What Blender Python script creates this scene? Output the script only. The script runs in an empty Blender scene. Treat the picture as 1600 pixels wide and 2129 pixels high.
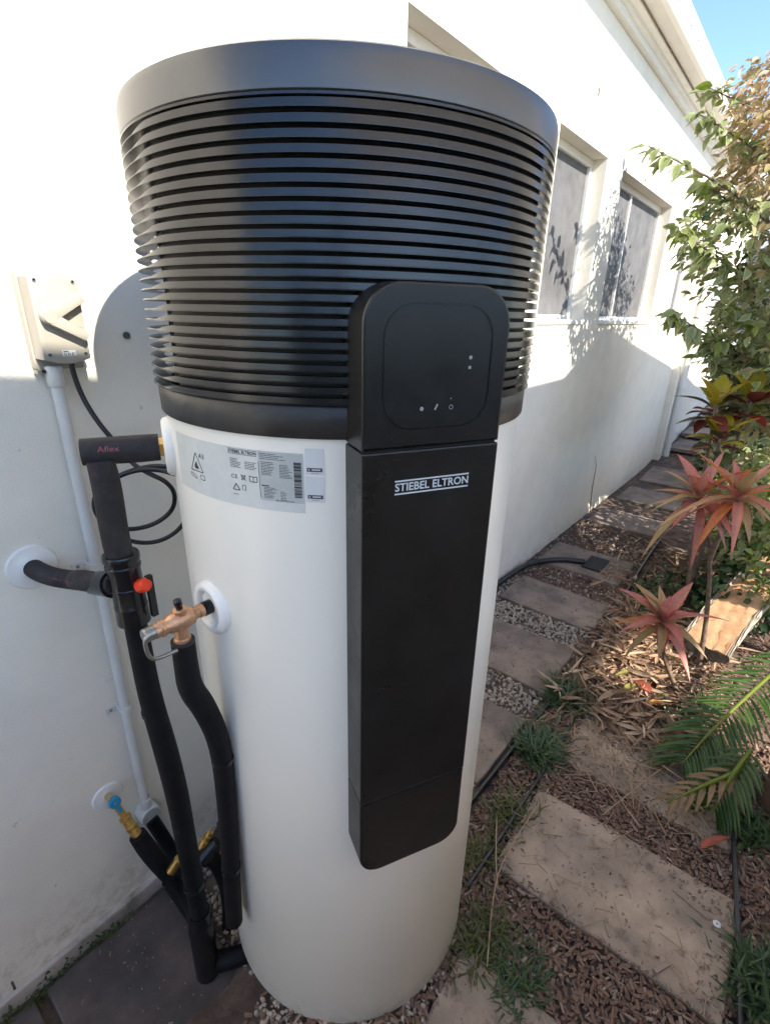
import bpy, bmesh, math, random
import numpy as np
from mathutils import Vector, Matrix
rnd = random.Random(7); nrs = np.random.RandomState(11)
sc = bpy.context.scene; col = sc.collection
R_ = math.radians
# ---------------------------------------------------------------- camera, world, sun, exposure
CH = 1.69                                    # camera height above the tank's foot
cam_d = bpy.data.cameras.new('camera'); cam = bpy.data.objects.new('camera', cam_d); col.objects.link(cam)
cam_d.sensor_fit = 'HORIZONTAL'; cam_d.sensor_width = 36; FPX = 1042.0; cam_d.lens = 36*FPX/1600
cam_d.clip_start = .02; cam_d.clip_end = 2000
def nrm(v): v = np.array(v, float); return v/np.linalg.norm(v)
_dn = nrm((-60, 2625.5, FPX)); _x = nrm((920, -392.5, FPX)); _Z = -_dn; _X = nrm(_x-_Z*(_x@_Z)); _Y = np.cross(_Z, _X)
CR = np.array([_X, _Y, _Z])                  # optical axes -> room axes
cx_, cy_, cz_ = CR@(1, 0, 0), CR@(0, -1, 0), CR@(0, 0, -1)
cam.matrix_world = Matrix(((cx_[0], cy_[0], cz_[0], 0), (cx_[1], cy_[1], cz_[1], 0), (cx_[2], cy_[2], cz_[2], CH), (0, 0, 0, 1)))
sc.camera = cam
SUN = Vector((.19, 1, -.79)).normalized()    # direction the light travels
w = bpy.data.worlds.new('World'); sc.world = w; w.use_nodes = True
wn = w.node_tree.nodes; wl = w.node_tree.links
sky = wn.new('ShaderNodeTexSky'); sky.sky_type = 'NISHITA'; sky.sun_disc = False
sky.sun_elevation = math.asin(-SUN.z); sky.sun_rotation = math.atan2(-SUN.x, -SUN.y)
sky.air_density = 1.0; sky.dust_density = .2; sky.ozone_density = 3.4
bg = wn['Background']; bg.inputs[1].default_value = .10; wl.new(sky.outputs[0], bg.inputs[0])
sl = bpy.data.lights.new('sun', 'SUN'); sl.energy = 2.8; sl.angle = R_(.55); sl.color = (1, .925, .81)
so = bpy.data.objects.new('sun', sl); col.objects.link(so); so.rotation_euler = SUN.to_track_quat('-Z', 'Y').to_euler(); so.location = (-2, -8, 9)
sc.view_settings.view_transform = 'Standard'; sc.view_settings.look = 'None'
sc.view_settings.exposure = 1.95; sc.view_settings.gamma = 1
cy0 = sc.cycles; cy0.use_light_tree = False; cy0.max_bounces = 7; cy0.diffuse_bounces = 4; cy0.glossy_bounces = 3; cy0.transmission_bounces = 3; cy0.transparent_max_bounces = 6
# ---------------------------------------------------------------- measuring: a sight line met with a real plane
def ray(u, v): return nrm(CR@(u-800, v-1064.5, FPX))
def on(ax, val, u, v):
    r = ray(u, v); o = (0, 0, CH); t = (val-o[ax])/r[ax]; return np.array((0, 0, CH))+t*r
def onY(y, u, v): return on(1, y, u, v)
def onX(x, u, v): return on(0, x, u, v)
def onZ(z, u, v): return on(2, z, u, v)
def rng(d, u, v):                            # at plan distance d
    r = ray(u, v); return np.array((0, 0, CH))+r*d/math.hypot(r[0], r[1])
WY = 1.285                                   # face of the house wall
TX, TY, TR = .76, .727, .345                 # tank axis and radius
def sst(a, b, x): t = max(0, min(1, (x-a)/(b-a))); return t*t*(3-2*t)
def gz(x, y):
    z = -.14*(1-sst(.35, .95, x))*sst(.6, .98, y)
    if x > 6.5: z += .10*(min(x, 12)-6.5)
    return z
# ---------------------------------------------------------------- object helpers
WLOC = {}
def link(name, V, F, mat, parent=None, smooth=None, attr=None, origin=None):
    V = np.asarray(V, float)
    o0 = np.array(origin, float) if origin is not None else np.array(((V[:, 0].min()+V[:, 0].max())/2, (V[:, 1].min()+V[:, 1].max())/2, V[:, 2].min()))
    me = bpy.data.meshes.new(name); me.from_pydata((V-o0).tolist(), [], [tuple(map(int, f)) for f in F] if not isinstance(F, np.ndarray) else F.tolist())
    if attr is not None:
        a = me.attributes.new('edge', 'FLOAT', 'POINT'); a.data.foreach_set('value', np.asarray(attr, np.float32))
    me.materials.append(mat)
    if smooth is not None:
        me.shade_smooth()
        if smooth < 180: me.set_sharp_from_angle(angle=R_(smooth))
    ob = bpy.data.objects.new(name, me); col.objects.link(ob); place(ob, o0, parent)
    return ob
def place(ob, wloc, parent=None):
    WLOC[ob.name] = np.array(wloc, float)
    if parent is not None: ob.parent = parent; ob.location = tuple(WLOC[ob.name]-WLOC[parent.name])
    else: ob.location = tuple(wloc)
def tag(o, label=None, cat=None, group=None, kind=None):
    if label: o['label'] = label
    if cat: o['category'] = cat
    if group: o['group'] = group
    if kind: o['kind'] = kind
    return o
def empty(name, loc, label=None, cat=None, group=None, kind=None):
    o = bpy.data.objects.new(name, None); col.objects.link(o); o.empty_display_size = .05; place(o, loc); return tag(o, label, cat, group, kind)
class MB:
    def __init__(s): s.V = []; s.F = []
    def add(s, V, F):
        b = len(s.V); s.V += [tuple(v) for v in V]; s.F += [tuple(b+i for i in f) for f in F]; return s
    def build(s, name, mat, parent=None, smooth=None): return link(name, s.V, s.F, mat, parent, smooth)
    def box(s, lo, hi, M=None, o=(0, 0, 0)):
        V = [np.array((x, y, z), float) for z in (lo[2], hi[2]) for y in (lo[1], hi[1]) for x in (lo[0], hi[0])]
        if M is not None: V = [M@v+np.array(o) for v in V]
        else: V = [v+np.array(o) for v in V]
        return s.add(V, [(0, 2, 3, 1), (4, 5, 7, 6), (0, 1, 5, 4), (2, 6, 7, 3), (0, 4, 6, 2), (1, 3, 7, 5)])
    def bbox(s, lo, hi, b=.004, M=None, o=(0, 0, 0)):       # box with chamfered edges
        bm = bmesh.new(); bmesh.ops.create_cube(bm, size=1)
        for v in bm.verts: v.co = Vector([lo[i]+(v.co[i]+.5)*(hi[i]-lo[i]) for i in range(3)])
        bmesh.ops.bevel(bm, geom=bm.edges[:], offset=b, segments=2, affect='EDGES', profile=.5)
        bm.verts.index_update(); V = [np.array(v.co) for v in bm.verts]; F = [[v.index for v in f.verts] for f in bm.faces]; bm.free()
        if M is not None: V = [M@v for v in V]
        return s.add([v+np.array(o) for v in V], F)
    def tube(s, pts, rad, n=12, cap=True, smoothpath=0, hollow=0):
        P = [np.array(p, float) for p in pts]; Rr = list(rad) if hasattr(rad, '__len__') else [rad]*len(P)
        for _ in range(smoothpath):                          # Chaikin corner cutting, ends kept
            Q, q = [P[0]], [Rr[0]]
            for i in range(len(P)-1):
                Q += [.75*P[i]+.25*P[i+1], .25*P[i]+.75*P[i+1]]; q += [.75*Rr[i]+.25*Rr[i+1], .25*Rr[i]+.75*Rr[i+1]]
            P, Rr = Q+[P[-1]], q+[Rr[-1]]
        ring = []; t0 = nrm(P[1]-P[0]); a = nrm(np.cross(t0, (0, 0, 1) if abs(t0[2]) < .9 else (1, 0, 0)))
        V = []
        for i, p in enumerate(P):
            t = nrm(P[min(i+1, len(P)-1)]-P[max(i-1, 0)]); a = nrm(a-t*(a@t)); b = np.cross(t, a)
            for k in range(n):
                c, d = math.cos(2*math.pi*k/n), math.sin(2*math.pi*k/n); V.append(p+Rr[i]*(a*c+b*d))
        F = [(i*n+k, i*n+(k+1) % n, (i+1)*n+(k+1) % n, (i+1)*n+k) for i in range(len(P)-1) for k in range(n)]
        if cap: F += [tuple(range(n-1, -1, -1)), tuple((len(P)-1)*n+k for k in range(n))]
        return s.add(V, F)
    def lathe(s, prof, o=(0, 0, 0), ax=(0, 0, 1), n=32, a0=0, a1=360, closed=False):   # prof = (radius, height) pairs
        ax = nrm(ax); u = nrm(np.cross((0, 1, 0) if abs(ax[1]) < .9 else (1, 0, 0), ax)) if abs(ax[2]) < .999 else np.array((1., 0, 0)); v = np.cross(ax, u); o = np.array(o, float)
        full = abs(a1-a0-360) < 1e-6; m = n if full else n+1; k = len(prof); V = []
        for i in range(m):
            t = R_(a0+(a1-a0)*i/n); d = u*math.cos(t)+v*math.sin(t)
            V += [o+d*r+ax*h for r, h in prof]
        F = []
        for i in range(n):
            j = (i+1) % m
            for q in range(k if closed else k-1): F.append((i*k+q, j*k+q, j*k+(q+1) % k, i*k+(q+1) % k))
        if closed and not full: F += [tuple(range(k-1, -1, -1)), tuple((m-1)*k+q for q in range(k))]
        return s.add(V, F)
    def prism(s, out, d0, d1, fr, b=0):                        # out: ccw outline (a,b) seen from +n, extruded from depth d0 to d1 along n
        o, A, B, N = [np.array(q, float) for q in fr]; n = len(out)
        ins = out
        if b:
            ins = []
            for i in range(n):
                p0, p1, p2 = np.array(out[i-1]), np.array(out[i]), np.array(out[(i+1) % n])
                e1, e2 = nrm(p1-p0), nrm(p2-p1); m = nrm(np.array((-e1[1]-e2[1], e1[0]+e2[0]))); c = max(.5, m@np.array((-e1[1], e1[0]))); ins.append(tuple(p1+m*b/c))
        L = [(out, d0), (out, d1-b)]+([([tuple(np.array(p)*.3+np.array(q)*.7) for p, q in zip(ins, out)], d1-b*.3), (ins, d1)] if b else [])
        V = [o+A*p[0]+B*p[1]+N*d for ol, d in L for p in ol]; m = len(L)
        F = [(i*n+k, i*n+(k+1) % n, (i+1)*n+(k+1) % n, (i+1)*n+k) for i in range(m-1) for k in range(n)]
        F += [tuple(range(n-1, -1, -1)), tuple((m-1)*n+k for k in range(n))]
        return s.add(V, F)
def rrect(x0, x1, y0, y1, r, seg=6):
    rs = r if hasattr(r, '__len__') else (r,)*4; P = []      # corner order: bl, br, tr, tl
    for (cx, cy, a, q) in ((x0, y0, 180, rs[0]), (x1, y0, 270, rs[1]), (x1, y1, 0, rs[2]), (x0, y1, 90, rs[3])):
        if q <= 0: P.append((cx, cy)); continue
        ccx = cx+q if cx == x0 else cx-q; ccy = cy+q if cy == y0 else cy-q
        for i in range(seg+1): t = R_(a+90*i/seg); P.append((ccx+q*math.cos(t), ccy+q*math.sin(t)))
    return P
# ---------------------------------------------------------------- materials
def mat(name, c, rough=.5, metal=0, var=.0, vs=12, bump=0, bs=120, spec=.5, c2=None, island=0, transl=0, edge=None, objrand=0, stain=None, coat=0, detail=4, rv=0, splash=None):
    m = bpy.data.materials.new(name); m.use_nodes = True; nt = m.node_tree; N = nt.nodes; L = nt.links; p = N['Principled BSDF']
    p.inputs['Roughness'].default_value = rough; p.inputs['Metallic'].default_value = metal
    p.inputs['Specular IOR Level'].default_value = spec; p.inputs['Coat Weight'].default_value = coat
    geo = N.new('ShaderNodeNewGeometry'); out = None
    def mix(fac, a, b, mode='MIX'):
        x = N.new('ShaderNodeMix'); x.data_type = 'RGBA'; x.blend_type = mode; x.clamp_result = False
        for s, q in ((x.inputs[0], fac), (x.inputs[6], a), (x.inputs[7], b)):
            if isinstance(q, (int, float)): s.default_value = q
            elif isinstance(q, (tuple, list)): s.default_value = (*q[:3], 1)
            else: L.new(q, s)
        return x.outputs[2]
    def noise(scale, det=detail, rgh=.55):
        n = N.new('ShaderNodeTexNoise'); n.inputs['Scale'].default_value = scale; n.inputs['Detail'].default_value = det; n.inputs['Roughness'].default_value = rgh; L.new(geo.outputs['Position'], n.inputs['Vector']); return n.outputs[0]
    def rmp(s, a, b):
        r = N.new('ShaderNodeMapRange'); r.inputs[1].default_value = a; r.inputs[2].default_value = b; L.new(s, r.inputs[0]); return r.outputs[0]
    out = tuple(c)
    if edge is not None:
        at = N.new('ShaderNodeAttribute'); at.attribute_name = 'edge'; e = N.new('ShaderNodeMath'); e.operation = 'ADD'; L.new(rmp(at.outputs['Fac'], edge[1], edge[2]), e.inputs[0])
        e2 = N.new('ShaderNodeMath'); e2.operation = 'MULTIPLY_ADD'; L.new(noise(edge[3]), e2.inputs[0]); e2.inputs[1].default_value = .9; e2.inputs[2].default_value = -.45; L.new(e2.outputs[0], e.inputs[1]); e.use_clamp = True
        out = mix(e.outputs[0], out, edge[0])
    if c2 is not None:
        if island: f = geo.outputs['Random Per Island']
        elif objrand: oi = N.new('ShaderNodeObjectInfo'); f = oi.outputs['Random']
        else: f = rmp(noise(vs), .38, .62)
        out = mix(f, out, c2) if edge is None else mix(.5, out, mix(f, out, c2))
    if var:
        f = rmp(noise(vs*1.7), .3, .7); out = mix(1.0, out, mix(f, (1-var,)*3, (1+var,)*3), 'MULTIPLY')
    if island and c2 is None or island > 1:
        out = mix(1.0, out, mix(geo.outputs['Random Per Island'], (.6,)*3, (1.4,)*3), 'MULTIPLY')
    if stain:
        for (sc_, lo, hi, scol, amt) in stain:
            f = N.new('ShaderNodeMath'); f.operation = 'MULTIPLY'; L.new(rmp(noise(sc_, 4, .65), lo, hi), f.inputs[0]); f.inputs[1].default_value = amt
            out = mix(f.outputs[0], out, scol)
    if splash:                                   # dried soil flung up in ragged patches
        sx = N.new('ShaderNodeSeparateXYZ'); L.new(geo.outputs['Position'], sx.inputs[0]); h = rmp(sx.outputs['Z'], splash[0], -.02)
        f = N.new('ShaderNodeMath'); f.operation = 'MULTIPLY'; L.new(h, f.inputs[0]); L.new(rmp(noise(26, 5, .7), .44, .66), f.inputs[1])
        f2 = N.new('ShaderNodeMath'); f2.operation = 'MULTIPLY'; L.new(f.outputs[0], f2.inputs[0]); f2.inputs[1].default_value = splash[1]; out = mix(f2.outputs[0], out, splash[2])
    if isinstance(out, tuple): p.inputs['Base Color'].default_value = (*out, 1)
    else: L.new(out, p.inputs['Base Color'])
    if rv:
        r_ = N.new('ShaderNodeMapRange'); r_.inputs[1].default_value = .1; r_.inputs[2].default_value = .9; r_.inputs[3].default_value = rough-rv; r_.inputs[4].default_value = rough+rv; L.new(noise(7, 6, .7), r_.inputs[0]); L.new(r_.outputs[0], p.inputs['Roughness'])
    if bump:
        b = N.new('ShaderNodeBump'); b.inputs['Strength'].default_value = bump; b.inputs['Distance'].default_value = .004; L.new(noise(bs, 2), b.inputs['Height']); L.new(b.outputs[0], p.inputs['Normal'])
    if transl:
        t = N.new('ShaderNodeBsdfTranslucent'); ms = N.new('ShaderNodeMixShader'); ms.inputs[0].default_value = transl
        if isinstance(out, tuple): t.inputs[0].default_value = (*out, 1)
        else: L.new(out, t.inputs[0])
        L.new(p.outputs[0], ms.inputs[1]); L.new(t.outputs[0], ms.inputs[2]); L.new(ms.outputs[0], N['Material Output'].inputs[0])
    return m
def glass_mat(name, tint=(.75, .78, .78), clear=.72):
    m = bpy.data.materials.new(name); m.use_nodes = True; N = m.node_tree.nodes; L = m.node_tree.links; N.remove(N['Principled BSDF'])
    tr = N.new('ShaderNodeBsdfTransparent'); tr.inputs[0].default_value = (*tint, 1); gl = N.new('ShaderNodeBsdfGlossy'); gl.inputs['Roughness'].default_value = .05
    fr = N.new('ShaderNodeFresnel'); fr.inputs[0].default_value = 1.5; ms = N.new('ShaderNodeMixShader'); L.new(fr.outputs[0], ms.inputs[0]); L.new(tr.outputs[0], ms.inputs[1]); L.new(gl.outputs[0], ms.inputs[2]); L.new(ms.outputs[0], N['Material Output'].inputs[0])
    return m
mm = {}
mm['render'] = mat('painted_render', (.815, .76, .65), .78, var=.045, vs=3.5, bump=.38, bs=210, stain=[(1.6, .50, .8, (.62, .60, .55), .35), (14, .66, .74, (.55, .53, .48), .35), (34, .71, .75, (.30, .28, .25), .55)], splash=(.13, .5, (.42, .33, .24)))
mm['footing'] = mat('footing_render', (.50, .43, .37), .85, var=.15, vs=7, bump=.4, bs=120, stain=[(9, .5, .7, (.16, .15, .10), .8)])
mm['trim'] = mat('white_trim', (.76, .745, .70), .45, var=.03, vs=6)
mm['soffit'] = mat('soffit_paint', (.70, .67, .62), .6, var=.04, vs=4)
mm['roof'] = mat('roof_sheet', (.45, .45, .46), .5, var=.1)
mm['glass'] = mat('fly_screen', (.17, .17, .175), .6, var=.25, vs=4, spec=.2); mm['glass'].node_tree.nodes['Principled BSDF'].inputs['Alpha'].default_value = .8
mm['curtain'] = mat('sheer_curtain', (.55, .55, .55), .8, c2=(.16, .16, .17), vs=3.2, var=.15)
mm['dark'] = mat('dark_void', (.02, .02, .02), .8)
mm['enamel'] = mat('white_enamel', (.80, .765, .685), .3, var=.02, vs=2, splash=(.10, .5, (.40, .32, .24)))
mm['blackmetal'] = mat('black_coated_steel', (.046, .046, .048), .22, metal=.85, var=.08, vs=9)
mm['blackcap'] = mat('black_cap', (.115, .115, .118), .34, metal=.8, var=.05, vs=5)
mm['band'] = mat('black_band_vinyl', (.022, .021, .021), .42, var=.25, vs=14, bump=.9, bs=16, spec=.45)
mm['panel'] = mat('black_panel_plastic', (.010, .0095, .009), .34, var=.2, vs=8, bump=.04, bs=400, spec=.42, rv=.2)
mm['groove'] = mat('panel_groove', (.004, .004, .004), .25)
mm['core'] = mat('inner_drum', (.012, .012, .013), .6)
mm['ink'] = mat('label_ink', (.05, .05, .055), .6)
mm['inkgrey'] = mat('label_ink_grey', (.22, .23, .24), .6)
mm['logo'] = mat('logo_print', (.62, .64, .64), .5)
mm['icon'] = mat('icon_print', (.32, .32, .31), .5)
mm['plate'] = mat('rating_plate_film', (.58, .595, .57), .38, var=.04, vs=30)
mm['plate2'] = mat('rating_plate_grey', (.42, .445, .435), .38, var=.04, vs=30)
mm['sticker'] = mat('white_sticker', (.60, .61, .615), .45, var=.02)
mm['rosette'] = mat('white_rosette', (.80, .775, .72), .38)
mm['foam'] = mat('black_pipe_foam', (.008, .008, .009), .6, var=.3, vs=18, bump=.25, bs=260, spec=.2, stain=[(16, .60, .75, (.05, .042, .046), .4)])
mm['foamgrey'] = mat('worn_pipe_foam', (.030, .027, .028), .68, var=.3, vs=16, bump=.25, bs=220, spec=.25, stain=[(20, .55, .75, (.08, .07, .07), .5)])
mm['plastic'] = mat('black_gloss_plastic', (.010, .010, .011), .22, spec=.5, bump=.12, bs=45)
mm['print'] = mat('red_hose_print', (.16, .025, .04), .6, var=.5, vs=160)
mm['redcap'] = mat('red_cap_plastic', (.85, .055, .012), .35)
mm['brass'] = mat('brass', (.62, .40, .13), .32, metal=.9, var=.15, vs=60, bump=.15, bs=160)
mm['bronze'] = mat('bronze_casting', (.60, .34, .20), .42, metal=.75, var=.16, vs=50, bump=.3, bs=200)
mm['steel'] = mat('zinc_steel', (.34, .33, .30), .4, metal=.9, var=.1, vs=60)
mm['blue'] = mat('blue_tap_plastic', (.008, .21, .36), .4)
mm['cable'] = mat('black_cable', (.010, .010, .010), .38)
mm['pvc'] = mat('grey_white_pvc', (.66, .645, .60), .42, var=.04, vs=12)
mm['isobox'] = mat('isolator_plastic', (.37, .34, .285), .42, var=.03, vs=20)
mm['soil'] = mat('garden_soil', (.085, .055, .042), .95, c2=(.13, .09, .068), vs=9, var=.4, bump=1.0, bs=60)
mm['paver'] = mat('concrete_paver', (.37, .28, .205), .85, c2=(.26, .20, .15), vs=4, var=.22, bump=.35, bs=85, stain=[(3.2, .48, .70, (.13, .11, .09), .65), (16, .58, .70, (.10, .07, .055), .6), (60, .62, .7, (.07, .05, .04), .7)])
mm['paverdark'] = mat('dark_paver', (.10, .075, .066), .75, c2=(.055, .048, .044), vs=5, var=.3, bump=.35, bs=85, stain=[(7, .5, .7, (.035, .032, .03), .7)])  # darker tone for the two pavers at the left
mm['paverred'] = mat('path_paver', (.25, .19, .15), .85, c2=(.19, .15, .122), vs=5, var=.2, bump=.35, bs=85, stain=[(5, .50, .72, (.09, .075, .065), .6), (18, .58, .7, (.09, .065, .05), .6), (60, .62, .7, (.06, .045, .04), .6)])
mm['pebble'] = mat('white_pebbles', (.52, .47, .40), .7, c2=(.30, .24, .19), island=2)
mm['chip'] = mat('bark_mulch', (.22, .125, .085), .9, c2=(.13, .085, .062), island=2, bump=.4, bs=200)
mm['chip2'] = mat('weathered_chip', (.36, .27, .21), .9, c2=(.22, .16, .12), island=2)
mm['straw'] = mat('dry_straw', (.42, .30, .18), .8, c2=(.26, .17, .11), island=2)
mm['dryleaf'] = mat('dry_leaf', (.30, .17, .10), .75, c2=(.42, .30, .20), island=2, transl=.15)
mm['edging'] = mat('black_plastic_edging', (.016, .016, .018), .4, var=.4, vs=25, stain=[(30, .55, .7, (.08, .065, .055), .6)])
mm['hose'] = mat('irrigation_pipe', (.018, .018, .02), .38, stain=[(40, .58, .72, (.07, .06, .05), .5)])
mm['bark'] = mat('bark', (.17, .12, .09), .9, c2=(.10, .08, .06), vs=30, bump=.9, bs=70)
mm['barkgrey'] = mat('log_bark', (.20, .18, .15), .95, c2=(.11, .10, .085), vs=25, bump=1, bs=50)
mm['cutwood'] = mat('fresh_cut_wood', (.44, .24, .12), .75, c2=(.50, .32, .18), vs=14, var=.15, bump=.5, bs=50, stain=[(26, .58, .66, (.36, .19, .10), .7)])
mm['sapwood'] = mat('pale_sapwood', (.40, .34, .27), .8, var=.12, vs=20)
mm['brownwood'] = mat('brown_stump_side', (.15, .085, .05), .8, c2=(.11, .065, .04), vs=8, bump=.4, bs=60)
mm['stemred'] = mat('cordyline_stem', (.10, .055, .04), .7, c2=(.17, .12, .08), vs=40, bump=.6, bs=120)
mm['moss'] = mat('moss', (.07, .085, .02), .95, c2=(.035, .05, .015), island=1)
def leafm(n, c, c2, e=None, tr=.3, ro=.4, isl=1): return mat(n, c, ro, c2=c2, island=isl, objrand=0 if isl else 1, transl=tr, edge=e, var=.15, vs=60)
mm['lf_green'] = leafm('leaf_green', (.075, .13, .028), (.035, .075, .018))
mm['lf_var'] = leafm('leaf_variegated', (.25, .30, .11), (.14, .20, .06), e=((.52, .49, .30), .4, 1.2, 40))
mm['lf_olive'] = leafm('leaf_olive_pink', (.34, .30, .13), (.42, .26, .16), e=((.50, .38, .25), .6, 1.4, 40))
mm['lf_pink'] = leafm('leaf_dry_pink', (.52, .31, .20), (.58, .44, .30), tr=.25, ro=.6)
mm['lf_lime'] = leafm('leaf_lime', (.24, .30, .03), (.16, .22, .03), tr=.4)
mm['lf_dark'] = leafm('leaf_deep_green', (.035, .075, .025), (.022, .05, .016))
mm['lf_grass'] = leafm('grass_blade', (.045, .085, .035), (.075, .12, .04), tr=.2)
mm['lf_weed'] = leafm('weed_blade', (.12, .12, .03), (.07, .09, .025), tr=.2)
mm['lf_palm'] = leafm('palm_leaflet', (.035, .085, .014), (.065, .125, .02), tr=.3, isl=0)
mm['lf_palmdry'] = leafm('palm_leaflet_dry', (.28, .17, .06), (.20, .12, .05), tr=.2, isl=0)
mm['cordy'] = leafm('cordyline_leaf', (.42, .29, .14), (.26, .22, .08), e=((.62, .20, .15), .45, 1.25, 30), tr=.35, isl=0)
mm['cordyp'] = leafm('cordyline_pink_leaf', (.50, .21, .17), (.40, .25, .16), e=((.60, .11, .11), .3, 1.1, 30), tr=.4, isl=0)
mm['cordyo'] = leafm('cordyline_orange_leaf', (.55, .20, .07), (.45, .26, .08), e=((.66, .12, .03), .3, 1.2, 30), tr=.4, isl=0)
mm['crot_y'] = leafm('croton_yellow', (.36, .31, .02), (.30, .22, .03), e=((.40, .10, .03), .7, 1.5, 30), tr=.35, isl=0)
mm['crot_r'] = leafm('croton_red', (.22, .020, .018), (.12, .025, .02), tr=.25, isl=0)
mm['crot_d'] = leafm('croton_dark', (.075, .045, .03), (.05, .07, .025), tr=.2, isl=0)
mm['shrubleaf'] = leafm('shrub_leaf', (.25, .30, .11), (.14, .20, .06), e=((.52, .49, .30), .4, 1.2, 40), isl=0)
mm['shrubpink'] = leafm('shrub_leaf_pink', (.46, .25, .15), (.42, .31, .18), tr=.25, isl=0)
mm['fell_g'] = mat('fallen_green_leaf', (.27, .25, .06), .6, transl=.2, var=.2, vs=40)
mm['fell_o'] = mat('fallen_orange_leaf', (.50, .25, .07), .6, transl=.2, var=.2, vs=40)
mm['fell_r'] = mat('fallen_red_leaf', (.34, .085, .05), .6, transl=.2, var=.2, vs=40)
mm['concrete'] = mat('bounce_slab_concrete', (.60, .53, .43), .8, var=.08, vs=3, bump=.2)  # pale and warm, for the added slab that bounces sunlight
mm['darktimber'] = mat('dark_stained_timber', (.26, .195, .135), .7, var=.2, vs=12)
mm['darkhedge'] = mat('hedge_green', (.03, .05, .018), .8, var=.3, vs=5)
mm['sheet'] = mat('opal_shade_sheet', (.90, .83, .72), .5, var=.03, transl=.8)  # translucent, so the added roof passes warm fill light down
mm['timber'] = mat('shade_roof_timber', (.30, .22, .15), .8, var=.15)
mm['farwall'] = mat('far_house_paint', (.62, .60, .57), .7, var=.04)
mm['farroof'] = mat('far_house_roof', (.38, .38, .40), .6, var=.1)
mm['shade_dark'] = mat('dark_glass', (.03, .035, .04), .15)
# ---------------------------------------------------------------- ground
def axis(a): return np.unique(np.round(np.concatenate([np.atleast_1d(np.array(q, float)) for q in a]), 4))
gx = axis(([-300, -80, -20, -6, -3], np.arange(-1.2, 4.6, .05), np.arange(4.6, 13, .4), [16, 25, 60, 300]))
gy = axis(([-300, -80, -20, -8, -5, -3, -2], np.arange(-1.2, 1.5, .05), [2, 4, 10, 40, 300]))
V = []
for y in gy:
    for x in gx:
        n = .006*math.sin(x*17+y*9)*math.sin(y*23-x*5)+.004*math.sin(x*41+1.3)*math.sin(y*37) if abs(x) < 5 and abs(y) < 2 else 0
        V.append((x, y, gz(x, y)-.006+n))
nx = len(gx); F = [(j*nx+i, j*nx+i+1, (j+1)*nx+i+1, (j+1)*nx+i) for j in range(len(gy)-1) for i in range(nx-1)]
tag(link('ground', V, F, mm['soil'], smooth=180, origin=(0, 0, 0)), kind='structure')
# ---------------------------------------------------------------- house
house = empty('house', (2, WY, 0), 'white rendered single storey house wall with recessed windows and narrow eave', 'house')
WIN = [(1.64, 2.39, 1.67, 2.615), (2.91, 3.66, 1.67, 2.60), (3.98, 5.42, 1.67, 2.60), (6.12, 6.80, 1.70, 2.52)]
def wall_cells(x0, x1, z0, z1, y0, y1, holes):
    xs = sorted({x0, x1, *[h[0] for h in holes], *[h[1] for h in holes]}); zs = sorted({z0, z1, *[h[2] for h in holes], *[h[3] for h in holes]})
    solid = lambda i, k: 0 <= i < len(xs)-1 and 0 <= k < len(zs)-1 and not any(h[0]-1e-6 <= xs[i] < h[1]-1e-6 and h[2]-1e-6 <= zs[k] < h[3]-1e-6 for h in holes)
    idx = {}; V = []; F = []
    def v(x, y, z):
        q = (round(x, 4), round(y, 4), round(z, 4))
        if q not in idx: idx[q] = len(V); V.append(q)
        return idx[q]
    for i in range(len(xs)-1):
        for k in range(len(zs)-1):
            if not solid(i, k): continue
            a, b, c, d = xs[i], xs[i+1], zs[k], zs[k+1]
            F.append((v(a, y0, c), v(b, y0, c), v(b, y0, d), v(a, y0, d))); F.append((v(b, y1, c), v(a, y1, c), v(a, y1, d), v(b, y1, d)))
            if not solid(i-1, k): F.append((v(a, y1, c), v(a, y0, c), v(a, y0, d), v(a, y1, d)))
            if not solid(i+1, k): F.append((v(b, y0, c), v(b, y1, c), v(b, y1, d), v(b, y0, d)))
            if not solid(i, k-1): F.append((v(a, y0, c), v(a, y1, c), v(b, y1, c), v(b, y0, c)))
            if not solid(i, k+1): F.append((v(a, y0, d), v(b, y0, d), v(b, y1, d), v(a, y1, d)))
    return V, F
V, F = wall_cells(-4, 7.25, -.4, 3.26, WY, WY+.24, WIN); link('wall', V, F, mm['render'], house)
b = MB().box((7.252, 1.235, -.4), (10.3, WY+.24, 3.26)); wing = b.build('wing_wall', mm['render'], house)
b = MB().box((6.93, 1.215, -.3), (7.06, WY-.001, 3.2)); b.build('pier', mm['render'], house)
b = MB()
b.prism([(-3.9, -.4), (1.6, -.4), (1.6, -.085), (-3.9, -.085)], 0, .018, ((0, WY, 0), (1, 0, 0), (0, 0, 1), (0, -1, 0)), b=.006); b.build('footing', mm['footing'], house)
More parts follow.
